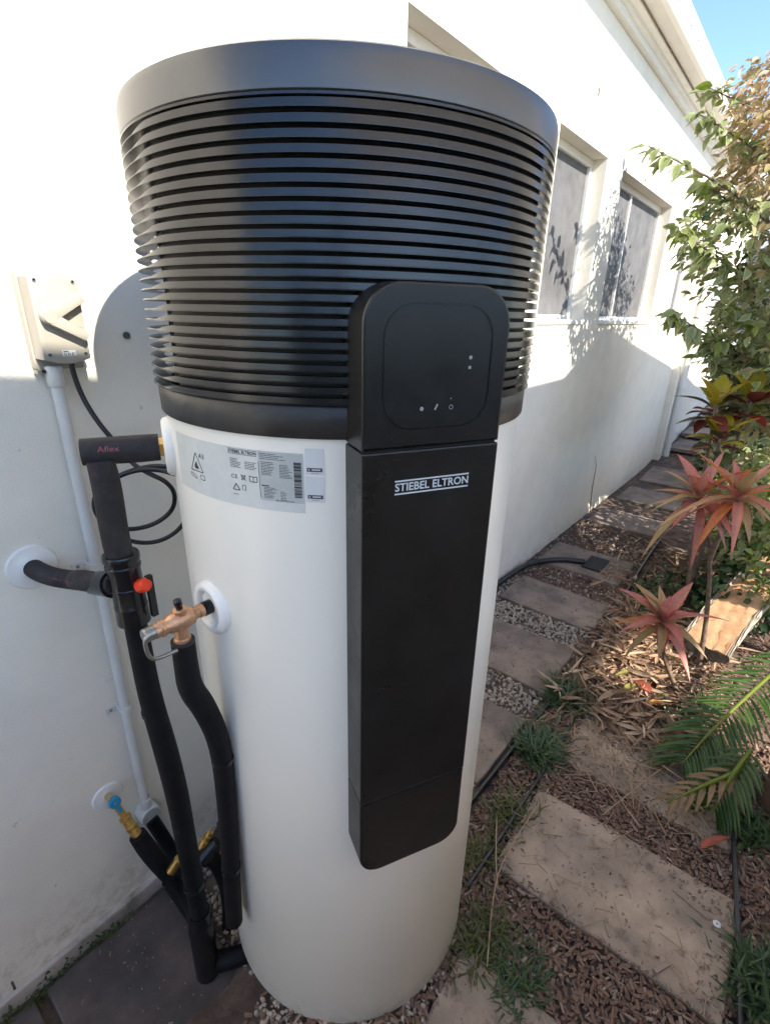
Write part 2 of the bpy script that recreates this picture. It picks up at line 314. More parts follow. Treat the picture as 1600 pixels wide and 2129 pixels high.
def eave(x0, x1, y):
    P = [(0, 3.19), (-.035, 3.195), (-.04, 3.222), (-.058, 3.228), (-.062, 3.245), (-.094, 3.252), (-.094, 3.262), (0, 3.262)]
    m = MB(); k = len(P); m.add([(x, y+p[0], p[1]) for x in (x0, x1) for p in P], [(i, (i+1) % k, k+(i+1) % k, k+i) for i in range(k)]+[tuple(range(k)), tuple(range(2*k-1, k-1, -1))]); m.build('cornice', mm['trim'], house)
    m = MB().box((x0, y-.205, 3.272), (x1, y+.1, 3.29)); m.build('soffit', mm['soffit'], house)
    P = [(-.207, 3.26), (-.232, 3.262), (-.250, 3.285), (-.246, 3.30), (-.252, 3.345), (-.262, 3.36), (-.262, 3.372), (-.25, 3.372), (-.207, 3.30)]
    k = len(P); m = MB(); m.add([(x, y+p[0]+.03, p[1]) for x in (x0, x1) for p in P], [(i, (i+1) % k, k+(i+1) % k, k+i) for i in range(k)]+[tuple(range(k)), tuple(range(2*k-1, k-1, -1))]); g = m.build('gutter', mm['trim'], house, 40)
    m = MB(); 
    for i in range(int((x1-x0)/.11)):
        xx = x0+.05+i*.11; m.box((xx, y-.2225, 3.312), (xx+.012, y-.2205, 3.318))
    m.build('gutter_slot', mm['dark'], g)
    m = MB().add([(x0, y-.17, 3.33), (x1, y-.17, 3.33), (x1, y+4.2, 4.6), (x0, y+4.2, 4.6), (x0, y-.17, 3.36), (x1, y-.17, 3.36), (x1, y+4.2, 4.63), (x0, y+4.2, 4.63)], [(0, 3, 2, 1), (4, 5, 6, 7), (0, 1, 5, 4), (2, 3, 7, 6), (0, 4, 7, 3), (1, 2, 6, 5)]); m.build('roof', mm['roof'], house)
eave(-4, 7.2, WY); eave(7.21, 10.5, WY-.05)
for wi, (x0, x1, z0, z1) in enumerate(WIN):
    yf = WY+.085; f = MB(); t = .034
    f.bbox((x0, yf, z0), (x0+t, yf+.05, z1), .004); f.bbox((x1-t, yf, z0), (x1, yf+.05, z1), .004); f.bbox((x0+t, yf+.001, z1-t-.01), (x1-t, yf+.05, z1), .004); f.bbox((x0+t, yf+.001, z0), (x1-t, yf+.05, z0+t), .004)
    wo = f.build('window', mm['trim'], house)
    MB().bbox((x0-.0, WY-.012, z0-.022), (x1+.0, yf+.02, z0+.006), .004).build('sill', mm['trim'], wo)
    ms = [x0, x1] if x1-x0 < 1 else [x0, x0+(x1-x0)*.40, x1]
    for q in range(len(ms)-1):
        a, b_ = ms[q]+(t if q == 0 else .012), ms[q+1]-(t if q == len(ms)-2 else .012)
        MB().box((a, yf+.022, z0+t), (b_, yf+.027, z1-t-.01)).build('pane', mm['glass'], wo)
    if len(ms) > 2: MB().bbox((ms[1]-.012, yf+.004, z0+t), (ms[1]+.012, yf+.046, z1-t-.01), .003).build('mullion', mm['trim'], wo)
    n = 60; V = []
    for k in range(n+1):
        xx = x0+(x1-x0)*k/n; yy = yf+.085+.012*math.sin(k*.9+wi)+.006*math.sin(k*.37)
        V += [(xx, yy, z0+.002), (xx, yy, z1-.002)]
    m = MB().add(V, [(2*k, 2*k+2, 2*k+3, 2*k+1) for k in range(n)]); m.build('curtain', mm['curtain'], wo, 180)
# downpipe, shutter on the wing
dp = MB(); dp.tube([(7.16, 1.19, -.05), (7.16, 1.19, 3.0), (7.16, 1.12, 3.2)], .045, 14, smoothpath=1); dpo = dp.build('downpipe', mm['trim'], house, 50)
for z in (.9, 1.35, 2.3): MB().lathe([(.046, 0), (.052, 0), (.052, .03), (.046, .03)], (7.16, 1.19, z), n=16, closed=True).build('bracket', mm['trim'], dpo, 40)
sh = MB(); ys = 1.232
for lo, hi in (((7.62, ys-.05, 1.2), (7.66, ys, 2.25)), ((8.96, ys-.05, 1.2), (9.0, ys, 2.25)), ((7.66, ys-.049, 1.2), (8.96, ys, 1.235)), ((7.66, ys-.049, 2.215), (8.96, ys, 2.25))): sh.box(lo, hi)
sho = sh.build('shutter', mm['trim'], house)
for i in range(11):
    z = 1.25+i*.088; MB().add([(7.661, ys-.04, z), (8.959, ys-.04, z), (8.959, ys-.012, z+.075), (7.661, ys-.012, z+.075), (7.661, ys-.034, z-.002), (8.959, ys-.034, z-.002), (8.959, ys-.006, z+.073), (7.661, ys-.006, z+.073)], [(0, 1, 2, 3), (7, 6, 5, 4), (0, 4, 5, 1), (2, 6, 7, 3), (0, 3, 7, 4), (1, 5, 6, 2)]).build('slat', mm['trim'], sho)
# ---------------------------------------------------------------- unseen roof added behind the camera, its edge shaped to cast the wall shade
cp = empty('shade_roof', (1, -2.2, 0), 'unseen opal sheet roof on timber posts, added to shade the wall and tank', 'shade_roof')
def roofstrip(pts, y0, y1, th=.05):
    n = len(pts); V = [(x, y, z+d) for d in (0, th) for y in (y0, y1) for x, z in pts]; F = []
    for i in range(n-1):
        F += [(i, n+i, n+i+1, i+1), (2*n+i, 2*n+i+1, 3*n+i+1, 3*n+i), (i, i+1, 2*n+i+1, 2*n+i), (n+i, 3*n+i, 3*n+i+1, n+i+1)]
    F += [(0, 2*n, 3*n, n), (n-1, 2*n-1, 4*n-1, 3*n-1)]
    return MB().add(V, F)
zf = lambda wv: wv+.79*(WY+.9)-.05
roofstrip([(-1.7, zf(1.63)), (-1.1, zf(1.60)), (-.1, zf(1.56)), (2.36, zf(1.30)), (3.05, zf(1.31))], -3.35, -.9).build('roof_sheet', mm['sheet'], cp)
roofstrip([(3.05, zf(1.31)), (3.78, zf(1.63)), (4.4, zf(1.52))], -2.75, -.9).build('roof_sheet', mm['sheet'], cp)
roofstrip([(4.4, zf(1.52)), (6.3, zf(1.20)), (8.1, zf(.78)), (10.5, zf(.5))], -3.35, -.9).build('roof_sheet', mm['sheet'], cp)
for x in (-1.55, 2.9, 6.2, 10.2):
    for y in (-1.2, -3.2): MB().bbox((x-.045, y-.045, -.03), (x+.045, y+.045, 2.1 if x > 10 else 2.7), .006).build('post', mm['timber'], cp)
# unseen board fence added to stop low sun, and a slab added for bounce
gw = empty('shade_fence', (-1.9, -.8, 0), 'unseen brown board fence, added to keep low sun off the tank foot', 'fence')
for k in range(47):
    x = -5+k*.149; yo = .022*(k % 2); MB().bbox((x-.012, -.82+yo, -.03), (x+.160, -.80+yo, 1.30+.004*math.sin(k*3)), .003).build('board', mm['darktimber'], gw)
for z in (.3, 1.1): MB().bbox((-5, -.86, z), (2.0, -.821, z+.08), .004).build('rail', mm['darktimber'], gw)
hd0 = empty('unseen_hedge', (2, -9, 0), 'unseen tall dark green hedge, added to darken reflections in the louvres', 'hedge')  # hedge added out of view as a dark backdrop for slat reflections
q8 = np.random.RandomState(5); n8 = 6000; P8 = np.c_[q8.uniform(-9, 13, n8), -9+q8.normal(0, .35, n8), q8.uniform(0, 2.6, n8)]; P8[:2200, 0] = -7.2+q8.normal(0, .3, 2200); P8[:2200, 1] = q8.uniform(-9, -1.4, 2200); P8[:2200, 2] *= 1.25
HV = np.array([(0, 0, 0), (.5, .25, .05), (1, 0, -.1), (.5, -.25, .05)]); a8 = q8.uniform(0, 6.28, (3, n8))
HEDGE = (P8, a8, HV)
MB().box((-9, -9.45, -.03), (13, -8.7, 2.3)).box((-7.5, -8.69, -.03), (-6.9, -1.4, 2.9)).build('stems', mm['darkhedge'], hd0)
V = [(x, y, -.002) for y in np.linspace(-14, -.9, 4) for x in np.linspace(-8, 14, 6)]; tag(link('bounce_slab', V, [(j_*6+i_, j_*6+i_+1, (j_+1)*6+i_+1, (j_+1)*6+i_) for j_ in range(3) for i_ in range(5)], mm['concrete']), kind='structure')  # slab added out of view to bounce sunlight into the shade
# ---------------------------------------------------------------- paving
path = empty('garden_path', (2, .6, 0), kind='structure')
def paver(pts, top, m, th=.045, seed=0):
    r = random.Random(seed); out = []
    for i in range(len(pts)):
        a, b2 = np.array(pts[i]), np.array(pts[(i+1) % len(pts)]); n = 5
        for k in range(n):
            p = a+(b2-a)*k/n; out.append((p[0]+r.uniform(-.004, .004), p[1]+r.uniform(-.004, .004)))
    return MB().prism(out, top-th, top, ((0, 0, 0), (1, 0, 0), (0, 1, 0), (0, 0, 1)), b=.006).build('paver', m, path)
PAV = []
def addp(x0, x1, y0, y1, top, m, rot=0, jit=.012):
    s = len(PAV); r = random.Random(s+50); c, d = math.cos(rot), math.sin(rot); xc, yc = (x0+x1)/2, (y0+y1)/2
    P = [(x0, y0), (x1, y0), (x1, y1), (x0, y1)]; P = [(xc+(x-xc)*c-(y-yc)*d+r.uniform(-jit, jit), yc+(x-xc)*d+(y-yc)*c+r.uniform(-jit, jit)) for x, y in P]
    PAV.append((x0, x1, y0, y1)); paver(P, top, m, seed=s)
addp(1.33, 1.76, .60, 1.20, .016, mm['paverred']); addp(1.975, 2.41, .60, 1.21, .020, mm['paverred'], .02); addp(2.63, 3.0, .61, 1.20, .018, mm['paverred'], -.02)
addp(3.30, 3.72, .64, 1.22, .018, mm['paverred'], .03)
addp(4.35, 4.78, .66, 1.22, .016, mm['paverred']); addp(5.15, 5.65, .66, 1.2, .018, mm['paverred']); addp(5.95, 6.7, .62, 1.2, .02, mm['paverred'])
for i in range(4): addp(7.3+i*.72, 7.96+i*.72, .5, 1.19, .03+.10*(7.3+i*.72+.36-6.5), mm['paverred'], jit=.005)
addp(1.10, 1.475, -.24, .40, .022, mm['paver'], .015); addp(1.66, 2.02, -.2, .40, .006, mm['paver'], -.03); addp(.42, .86, -.26, .345, .012, mm['paver'], .02)
addp(-.42, .02, .74, 1.235, -.118, mm['paverdark'], 0, .004); addp(.045, .43, .72, 1.235, -.112, mm['paverdark'], .0, .004)
# ---------------------------------------------------------------- water heater
wh = empty('water_heater', (TX, TY, 0), 'tall white cylindrical heat pump water heater with black louvred top and black front panel', 'water heater')
T0 = (TX, TY, 0)
MB().lathe([(.30, 1.53), (.3445, 1.53), (.345, 1.524), (.345, .008), (.341, 0), (.0, 0)], T0, n=128).build('tank_body', mm['enamel'], wh, 50)
MB().lathe([(.325, 0), (.325, -.07), (.31, -.07), (.31, 0)], T0, n=64, closed=True).build('base_ring', mm['core'], wh, 40)
MB().lathe([(.340, 1.520), (.3505, 1.5215), (.352, 1.524), (.3525, 1.566), (.350, 1.569), (.335, 1.569)], T0, n=128).build('lower_band', mm['band'], wh, 50)
capo = MB().lathe([(.335, 1.9205), (.3555, 1.9205), (.357, 1.922), (.3572, 1.955), (.3545, 1.9645), (.348, 1.9685), (.335, 1.9695), (.0, 1.972)], T0, n=144).build('top_cap', mm['blackcap'], wh, 40)
MB().lathe([(.3562, 1.9165), (.3574, 1.9165), (.3574, 1.9195), (.3562, 1.9195)], T0, n=128, closed=True).build('trim_ring', mm['blackmetal'], capo, 40)
core = MB().lathe([(.337, 1.57), (.337, 1.92)], T0, n=60, a0=172, a1=312).build('core_shell', mm['core'], wh, 60)
MB().lathe([(.295, 1.57), (.295, 1.92)], T0, n=90).build('fan_housing', mm['core'], wh, 60)
g = MB()
for a in np.arange(110, 180, 3.4):
    t = R_(a); g.box((.3185, -.0016, 1.57), (.3215, .0016, 1.92), np.array(((math.cos(t), -math.sin(t), 0), (math.sin(t), math.cos(t), 0), (0, 0, 1))), T0)
for z in np.arange(1.585, 1.92, .0175): g.lathe([(.322, z), (.3245, z), (.3245, z+.002), (.322, z+.002)], T0, n=24, a0=108, a1=181, closed=True)
g.build('intake_grille', mm['core'], wh)
g = MB()
for a in np.arange(306, 350, 3.4):
    t = R_(a); g.box((.3185, -.0016, 1.57), (.3215, .0016, 1.92), np.array(((math.cos(t), -math.sin(t), 0), (math.sin(t), math.cos(t), 0), (0, 0, 1))), T0)
for z in np.arange(1.585, 1.92, .0175): g.lathe([(.322, z), (.3245, z), (.3245, z+.002), (.322, z+.002)], T0, n=24, a0=304, a1=350, closed=True)
g.build('intake_grille', mm['core'], wh)
NS = 24; pitch = (1.9185-1.5695)/NS
def slat(z):
    n = 180; V = []; F = []
    for i in range(n):
        a = 360*i/n; t = R_(a); k = min(1, max(0, (a-169)/8))*min(1, max(0, (316-a)/8))
        h = .0022+(.0092-.0022)*k; ri = .336+(.3475-.336)*k
        C_ = ((ri, z+.0006), (.3578, z), (.3578, z+.0010), (.3564, z+.0014), (.3558, z+h), (ri, z+h+.0004))
        for r, zz in C_: V.append((TX+r*math.cos(t), TY+r*math.sin(t), zz))
    for i in range(n):
        j = (i+1) % n
        for q in range(6): F.append((i*6+q, j*6+q, j*6+(q+1) % 6, i*6+(q+1) % 6))
    return MB().add(V, F)
s0 = None
for i in range(NS):
    z = 1.5695+pitch*i+.001
    if s0 is None: s0 = slat(z).build('slat', mm['blackmetal'], wh, 18); z00 = z
    else:
        c = s0.copy(); col.objects.link(c); WLOC[c.name] = WLOC['slat']+(0, 0, z-z00); c.location.z = s0.location.z+z-z00
# front panel
PH = R_(-117); PN = np.array((math.cos(PH), math.sin(PH), 0)); PA = np.array((-math.sin(PH), math.cos(PH), 0)); PF = ((TX, TY, 0), PA, (0, 0, 1), PN)
PL, PRt = -.1155, .1005
up = MB().prism(rrect(PL, PRt, 1.5185, 1.7275, (.002, .002, .052, .052), 10), .28, .392, PF, b=.004).build('control_cover', mm['panel'], wh, 18)
mid = MB().prism(rrect(PL, PRt, .8655, 1.5155, .002, 2), .28, .392, PF, b=.0025).build('front_cover', mm['panel'], wh, 18)
low = MB().prism(rrect(PL, PRt, .668, .8635, (.046, .046, .002, .002), 10), .28, .392, PF, b=.004).build('foot_cover', mm['panel'], wh, 18)
MB().prism(rrect(PL+.003, PRt-.003, .70, 1.69, .02, 4), .27, .386, PF).build('panel_frame', mm['groove'], wh)
def ringout(o1, o2, d0, d1, fr, name, m, par):
    o, A, B, N = [np.array(q, float) for q in fr]; n = len(o1)
    V = [o+A*p[0]+B*p[1]+N*d for ol, d in ((o1, d0), (o1, d1), (o2, d1), (o2, d0)) for p in ol]
    F = [(q*n+k, q*n+(k+1) % n, (q+1) % 4*n+(k+1) % n, (q+1) % 4*n+k) for q in range(4) for k in range(n)]
    return MB().add(V, F).build(name, m, par, 40)
ringout(rrect(-.0885, .0735, 1.5445, 1.7035, .043, 8), rrect(-.0865, .0715, 1.5465, 1.7015, .041, 8), .391, .3926, PF, 'display_groove', mm['groove'], up)
def flat(polys, fr, d, name, m, par):
    b = MB()
    for P in polys: b.prism(P, d, d+.0004, fr)
    return b.build(name, m, par)
def disc(x, y, r, n=14): return [(x+r*math.cos(2*math.pi*k/n), y+r*math.sin(2*math.pi*k/n)) for k in range(n)]
flat([disc(.0403, 1.637, .0026), rrect(.038, .042, 1.622, 1.626, .0005, 2)], PF, .392, 'indicator_icon', mm['icon'], up)
flat([disc(-.0305, 1.5715, .0028), [(-.0115, 1.570), (-.0095, 1.5685), (-.0055, 1.576), (-.0075, 1.5775)], disc(.0139, 1.5836, .0009, 8)], PF, .392, 'button_icon', mm['icon'], up)
ringout(disc(.0149, 1.5718, .0032, 16), disc(.0149, 1.5718, .0024, 16), .392, .3924, PF, 'home_icon', mm['icon'], up)
def text2d(s, size, bold=.0, sx=1):
    cu = bpy.data.curves.new('t', 'FONT'); cu.body = s; cu.size = size; cu.offset = bold; cu.resolution_u = 3; cu.align_x = 'LEFT'
    o = bpy.data.objects.new('t', cu); col.objects.link(o); dg = bpy.context.evaluated_depsgraph_get(); me = bpy.data.meshes.new_from_object(o.evaluated_get(dg))
    V = np.array([(v.co.x*sx, v.co.y) for v in me.vertices]); F = [tuple(p.vertices) for p in me.polygons]
    bpy.data.objects.remove(o); bpy.data.curves.remove(cu); bpy.data.meshes.remove(me); return V, F
def fit(s, x0, x1, y0, y1, bold=.0):
    V, F = text2d(s, 1, bold); lo, hi = V.min(0), V.max(0); V = (V-lo)/(hi-lo); return np.c_[x0+V[:, 0]*(x1-x0), y0+V[:, 1]*(y1-y0)], F
o = np.array(T0, float); lg = MB(); Vt, Ft = fit('STIEBEL ELTRON', -.0665, .0525, 1.4575, 1.4695, .018)
lg.add([o+PA*p[0]+np.array((0, 0, p[1]))+PN*.3926 for p in Vt], Ft)
for z in (1.4725, 1.4535): lg.prism([(-.0668, z-.0010), (.0528, z-.0010), (.0528, z+.0010), (-.0668, z+.0010)], .392, .3925, PF)
lg.build('brand_print', mm['logo'], mid)
# labels wrapped round the tank: s is the angle in degrees
def wrap(polys, r, name, m, par, thick=.0):
    b = MB()
    for V, F in polys: b.add([(TX+r*math.cos(R_(a)), TY+r*math.sin(R_(a)), z) for a, z in V], F)
    return b.build(name, m, par, 180)
def quad(a0, a1, z0, z1, n=None):
    n = n or max(1, int((a1-a0)/1.5)); V = []
    for k in range(n+1): a = a0+(a1-a0)*k/n; V += [(a, z0), (a, z1)]
    return V, [(2*k, 2*k+2, 2*k+3, 2*k+1) for k in range(n)]
def poly(P): return P, [tuple(range(len(P)))]
plate = wrap([quad(167.2, 213.2, 1.405, 1.4985)], .3454, 'rating_label', mm['plate'], wh)
wrap([quad(201.4, 213.0, 1.4205, 1.4975)], .3457, 'grey_field', mm['plate2'], plate)
pr = []
Vt, Ft = fit('STIEBEL ELTRON', 192.4, 200.9, 1.4895, 1.4945, .03); pr += [(Vt, Ft), quad(192.3, 201, 1.4955, 1.4962), quad(192.3, 201, 1.4878, 1.4885)]
def outline(P, t):                     # stroked polyline in (angle, z); angle scaled to metres
    out = []
    for (a, z), (c, d) in zip(P[:-1], P[1:]):
        k = R_(1)*.345; e = np.array(((c-a)*k, d-z)); e = e/np.linalg.norm(e)*t/2; q = (-e[1]/k, e[0])
        out.append(poly([(a-q[0], z-q[1]), (c-q[0], d-q[1]), (c+q[0], d+q[1]), (a+q[0], z+q[1])]))
    return out
pr += outline([(178.8, 1.4745), (175.9, 1.4435), (181.8, 1.4435), (178.8, 1.4745)], .0016)
pr += [poly([(178.0, 1.4475), (179.6, 1.4475), (179.9, 1.4515), (179.2, 1.4545), (179.0, 1.4605), (178.3, 1.4560), (177.7, 1.4515)])]
Vt, Ft = fit('A3', 180.3, 182.7, 1.4675, 1.4750); pr.append((Vt, Ft))
pr += outline([(175.2, 1.438), (178.0, 1.435), (178.4, 1.430), (175.6, 1.433), (175.2, 1.438)], .0011)+outline([(180.4, 1.4385), (182.2, 1.4385), (182.2, 1.431), (180.4, 1.431), (180.4, 1.4385)], .0011)
Vt, Ft = fit('CE', 192.8, 194.8, 1.449, 1.4555); pr.append((Vt, Ft))
pr += outline([(195.9, 1.4565), (197.3, 1.4475)], .001)+outline([(197.3, 1.4565), (195.9, 1.4475)], .001)+outline([(196.0, 1.4555), (197.2, 1.4555), (197.0, 1.4495), (196.2, 1.4495), (196.0, 1.4555)], .0008)
pr += outline([(198.5, 1.456), (199.6, 1.455), (200.7, 1.456), (200.7, 1.448), (199.6, 1.447), (198.5, 1.448), (198.5, 1.456)], .0012)+outline([(199.6, 1.455), (199.6, 1.447)], .001)
pr += outline([(194.1, 1.4405), (193.0, 1.4305), (195.2, 1.4305), (194.1, 1.4405)], .0014)+outline([(196.1, 1.4395), (197.1, 1.4395), (197.1, 1.432), (196.1, 1.432), (196.1, 1.4395)], .0008)
r9 = random.Random(3)
for a0, a1, z1, z0, dz in ((192.8, 196.2, 1.481, 1.4655, .0026), (197.3, 200.8, 1.478, 1.4655, .0026), (201.9, 208.8, 1.4945, 1.4865, .0026), (202.1, 206.3, 1.4815, 1.461, .0024), (207.0, 210.4, 1.479, 1.4585, .0024), (202.5, 206.2, 1.442, 1.4245, .0023), (207.0, 208.8, 1.4375, 1.4245, .0026), (193.0, 195.4, 1.4235, 1.4225, .003)):
    z = z1
    while z > z0:
        a = a0; e = a0+(a1-a0)*r9.uniform(.6, 1)
        while a < e: wd = r9.uniform(.25, .8); pr.append(quad(a, min(a+wd, e), z-.0010, z, 1)); a += wd+.12
        z -= dz
pr += [quad(201.32, 201.46, 1.424, 1.481, 1), quad(201.9, 204.0, 1.4435, 1.4452, 1)]
Vt, Ft = fit('Made in Slovakia', 205.7, 210.6, 1.4215, 1.4237, .02); pr.append((Vt, Ft))
z = 1.4845
while z > 1.429: h = r9.choice((.0012, .002, .0032, .0045)); pr.append(quad(210.7, 212.6, z-h, z, 2)); z -= h+r9.choice((.0006, .001))
tag(wrap(pr, .3459, 'label_print', mm['ink'], plate), kind='stuff')
for z0, z1, by in ((1.4665, 1.5065, 1.4715), (1.4235, 1.4645, 1.4295)):
    st = wrap([quad(213.6, 218.3, z0, z1)], .3454, 'app_sticker', mm['sticker'], wh)
    V = rrect(214.0, 217.8, by, by+.0058, .0012, 3); V = [(a if True else a, z) for a, z in V]
    bdg = wrap([quad(214.0, 217.8, by, by+.0058, 3)], .3457, 'badge', mm['ink'], st)
    wrap([quad(215.2, 217.3, by+.0022, by+.0040, 2), poly([(214.35, by+.0016), (214.85, by+.0029), (214.35, by+.0042)])], .3459, 'badge_print', mm['sticker'], st)
    wrap([quad(215.0, 216.9, by-.0025, by-.0016, 2)], .3457, 'caption', mm['inkgrey'], st)
# white rosettes at the tank's connections
def rosette(ang, z, R1, name='rosette'):
    t = R_(ang); ax = (math.cos(t), math.sin(t), 0); c = (TX+math.cos(t)*.338, TY+math.sin(t)*.338, z)
    return MB().lathe([(R1*.58, .0), (R1*.60, .012), (R1*.72, .019), (R1*.86, .0195), (R1*.97, .014), (R1, .004), (R1, -.006)], c, ax, n=40).build(name, mm['rosette'], wh, 60)
rosette(153.3, 1.452, .055); rosette(178, 1.182, .052)
t = R_(153.3); ax = np.array((math.cos(t), math.sin(t), 0)); OC = np.array((TX, TY, 1.452))+ax*.345
nut = MB(); nut.lathe([(.0, -.02), (.017, -.02), (.017, .03), (.0, .03)], OC, ax, n=6); nut.build('brass_nut', mm['brass'], wh, 20)
MB().lathe([(.0, .0), (.0315, .0), (.0315, -.004), (.0, -.004)], np.array((TX, TY, 1.182))+np.array((math.cos(R_(178)), math.sin(R_(178)), 0))*.3475, (math.cos(R_(178)), math.sin(R_(178)), 0), n=24).build('port_cover', mm['rosette'], wh)
# ---------------------------------------------------------------- hot water pipe with mixing tee
hp = empty('hot_water_pipe', rng(1.0, 420, 1990), 'black foam sleeved hot water pipe with a red capped tee beside the tank', 'pipe')
pe = OC+ax*.145
sl1 = MB().tube([OC+ax*.02, OC+ax*.06, pe+(0, 0, .001)], [.0245, .025, .0235], 20).build('upper_sleeve', mm['foamgrey'], hp, 40)
P = [rng(.985, 208, 955), rng(.99, 222, 1010), rng(.995, 238, 1110), rng(.995, 250, 1160)]
MB().tube(P, [.0225, .0245, .0245, .0245], 20, smoothpath=2).build('riser_sleeve', mm['foamgrey'], hp, 50)
P = [rng(.995, 278, 1280), rng(1.0, 292, 1350), rng(1.0, 312, 1450), rng(.985, 345, 1560), rng(.98, 368, 1650), rng(.985, 385, 1740), rng(.99, 402, 1830), rng(.99, 420, 1930), rng(.99, 430, 2000)]
P[-1][2] = -.24
MB().tube(P, [.0215, .0225, .0235, .0255, .0255, .0245, .024, .024, .024], 22, smoothpath=2).build('lower_sleeve', mm['foam'], hp, 60)
for uu, vv, dd in ((402, 1835, .99), (318, 1475, .998)):
    a_, b_ = rng(dd, uu, vv), rng(dd, uu+1.2, vv+8); MB().tube([a_, b_], .0262 if uu > 400 else .0247, 18).build('cable_tie', mm['plastic'], hp, 40)
a_, b_ = rng(.99, 413, 1895), rng(.99, 428, 1990); MB().lathe([(.0, 0), (.029, 0), (.031, .008), (.029, .016), (.031, .024), (.029, .032), (.031, .040), (.029, .048), (.033, .056), (.033, .27), (.0, .27)], a_, b_-a_, n=20).build('ground_boot', mm['plastic'], hp, 40)
f0 = rng(.99, 427, 2000); f0[2] = -.082; MB().tube([f0+(-.012, .012, .0), f0+(.02, -.01, .0), f0+(.08, -.06, .006), f0+(.16, -.10, .012)], [.028, .028, .026, .026], 16, smoothpath=2).build('foot_elbow', mm['foam'], hp, 50)
A = rng(.995, 250, 1150); B = rng(.995, 280, 1292); d = nrm(B-A); L_ = np.linalg.norm(B-A)
tee = MB().lathe([(.0, 0), (.0315, 0), (.033, .003), (.033, .013), (.031, .016), (.031, .022), (.0325, .024), (.0315, .03), (.030, .035), (.0298, L_*.45), (.031, L_*.46), (.031, L_*.48), (.0298, L_*.49), (.030, L_*.72), (.031, L_*.73), (.031, L_*.75), (.0305, L_*.76), (.0315, L_-.012), (.0315, L_-.002), (.0, L_)], A, d, n=28).build('tee_body', mm['plastic'], hp, 35)
MB().box((-.006, -.036, -.045), (.006, -.026, .045), None, tuple(A+d*L_*.6+np.array((.028, -.004, 0)))).build('clip', mm['plastic'], tee)
mc = A+d*L_*.5; tocam = nrm(np.array((0, 0, CH))-mc); rt = nrm(np.cross(tocam, (0, 0, 1))*-1)
cd = nrm(tocam*.75+np.array((.75, -.3, 0))*.8); cpos = mc+cd*.022
MB().lathe([(.0, .0), (.0115, .0), (.0115, .01), (.0145, .011), (.0145, .026), (.012, .030), (.0, .031)], cpos, cd, n=10).build('red_cap', mm['redcap'], hp, 25)
# branch to the wall
Wf = onY(WY, 66, 1178)
P = [Wf+(0, .02, 0), Wf+(0, -.03, 0), Wf+(.015, -.075, -.006), Wf+(.05, -.125, -.012), rng(1.10, 160, 1205), rng(1.04, 205, 1212), rng(1.0, 240, 1214)]
MB().tube(P, .0215, 20, smoothpath=2).build('branch_sleeve', mm['foamgrey'], hp, 60)
q0, q1 = rng(1.06, 196, 1212), rng(1.005, 236, 1214)
MB().tube([q0, q0*.5+q1*.5, q1], [.0235, .0255, .028], 18).build('branch_collar', mm['plastic'], hp, 50)
MB().lathe([(.0, .0), (.053, .0), (.053, .004), (.050, .008), (.032, .010), (.027, .014), (.0, .014)], Wf, (0, -1, 0), n=40).build('wall_flange', mm['rosette'], hp, 40)
# red print along the foam
def stripe(pts, rad, nrmd, w_, seed, name, par, off=.0008):
    r = random.Random(seed); b = MB(); P = [np.array(p) for p in pts]
    for i in range(len(P)-1):
        t = nrm(P[i+1]-P[i]); nn = nrm(nrmd-t*(nrmd@t)); s = np.cross(t, nn); L2 = np.linalg.norm(P[i+1]-P[i]); u = 0
        while u < L2-.004:
            l = r.uniform(.002, .006); a = P[i]+t*u; e = P[i]+t*min(u+l, L2); k = r.uniform(.4, 1)*w_
            b.add([a+nn*(rad+off)-s*k, e+nn*(rad+off)-s*k, e+nn*(rad+off)+s*k, a+nn*(rad+off)+s*k], [(0, 1, 2, 3)]); u += l+r.uniform(.0015, .004)
    return b.build(name, mm['print'], par)
stripe([rng(1.12, 110, 1195), rng(1.10, 160, 1205), rng(1.07, 190, 1211)], .0213, nrm(tocam+(0, 0, -.35)), .0018, 4, 'branch_print', hp)
Vt, Ft = fit('Aflex', 0, .034, 0, .010)
b = MB(); tv = -ax; nn = nrm(tocam-tv*(tocam@tv)); up_ = np.cross(nn, tv); b.add([OC+ax*.118+tv*p[0]+up_*(p[1]-.008)+nn*.0256 for p in Vt], Ft); b.build('sleeve_lettering', mat('red_letter', (.30, .07, .09), .6), hp)
# ---------------------------------------------------------------- relief valve and its drain
VX, VY, VZ = .352, .742, 1.184
rv = empty('relief_valve', (VX, VY, .27), 'bronze relief valve with black stem and black drain pipe on the tank side', 'valve')
MB().lathe([(.0, -.052), (.0105, -.052), (.0105, -.045), (.0125, -.044), (.0125, -.036), (.0105, -.035), (.0115, -.026), (.0165, -.022), (.0185, -.010), (.0185, .010), (.0160, .020), (.0135, .024), (.0135, .030), (.0155, .031), (.0155, .035), (.0135, .036), (.0130, .046), (.0, .046)], (VX, VY, VZ), (-1, 0, .0), n=24).build('body', mm['bronze'], rv, 35)
MB().lathe([(.0, .0), (.0125, .0), (.0125, .018), (.011, .020), (.0, .020)], (VX-.045, VY, VZ), (-1, 0, 0), n=18).build('end_cap', mm['steel'], rv, 35)
MB().lathe([(.0125, -.012), (.0125, -.034), (.015, -.036), (.015, -.041), (.012, -.042), (.0, -.042)], (VX, VY, VZ), (0, 0, 1), n=22).build('outlet_neck', mm['bronze'], rv, 35)
MB().lathe([(.0, .014), (.010, .014), (.011, .022), (.0115, .025), (.009, .026), (.0, .026)], (VX+.004, VY-.002, VZ), (-.15, -.1, 1), n=18).build('stem_collar', mm['bronze'], rv, 35)
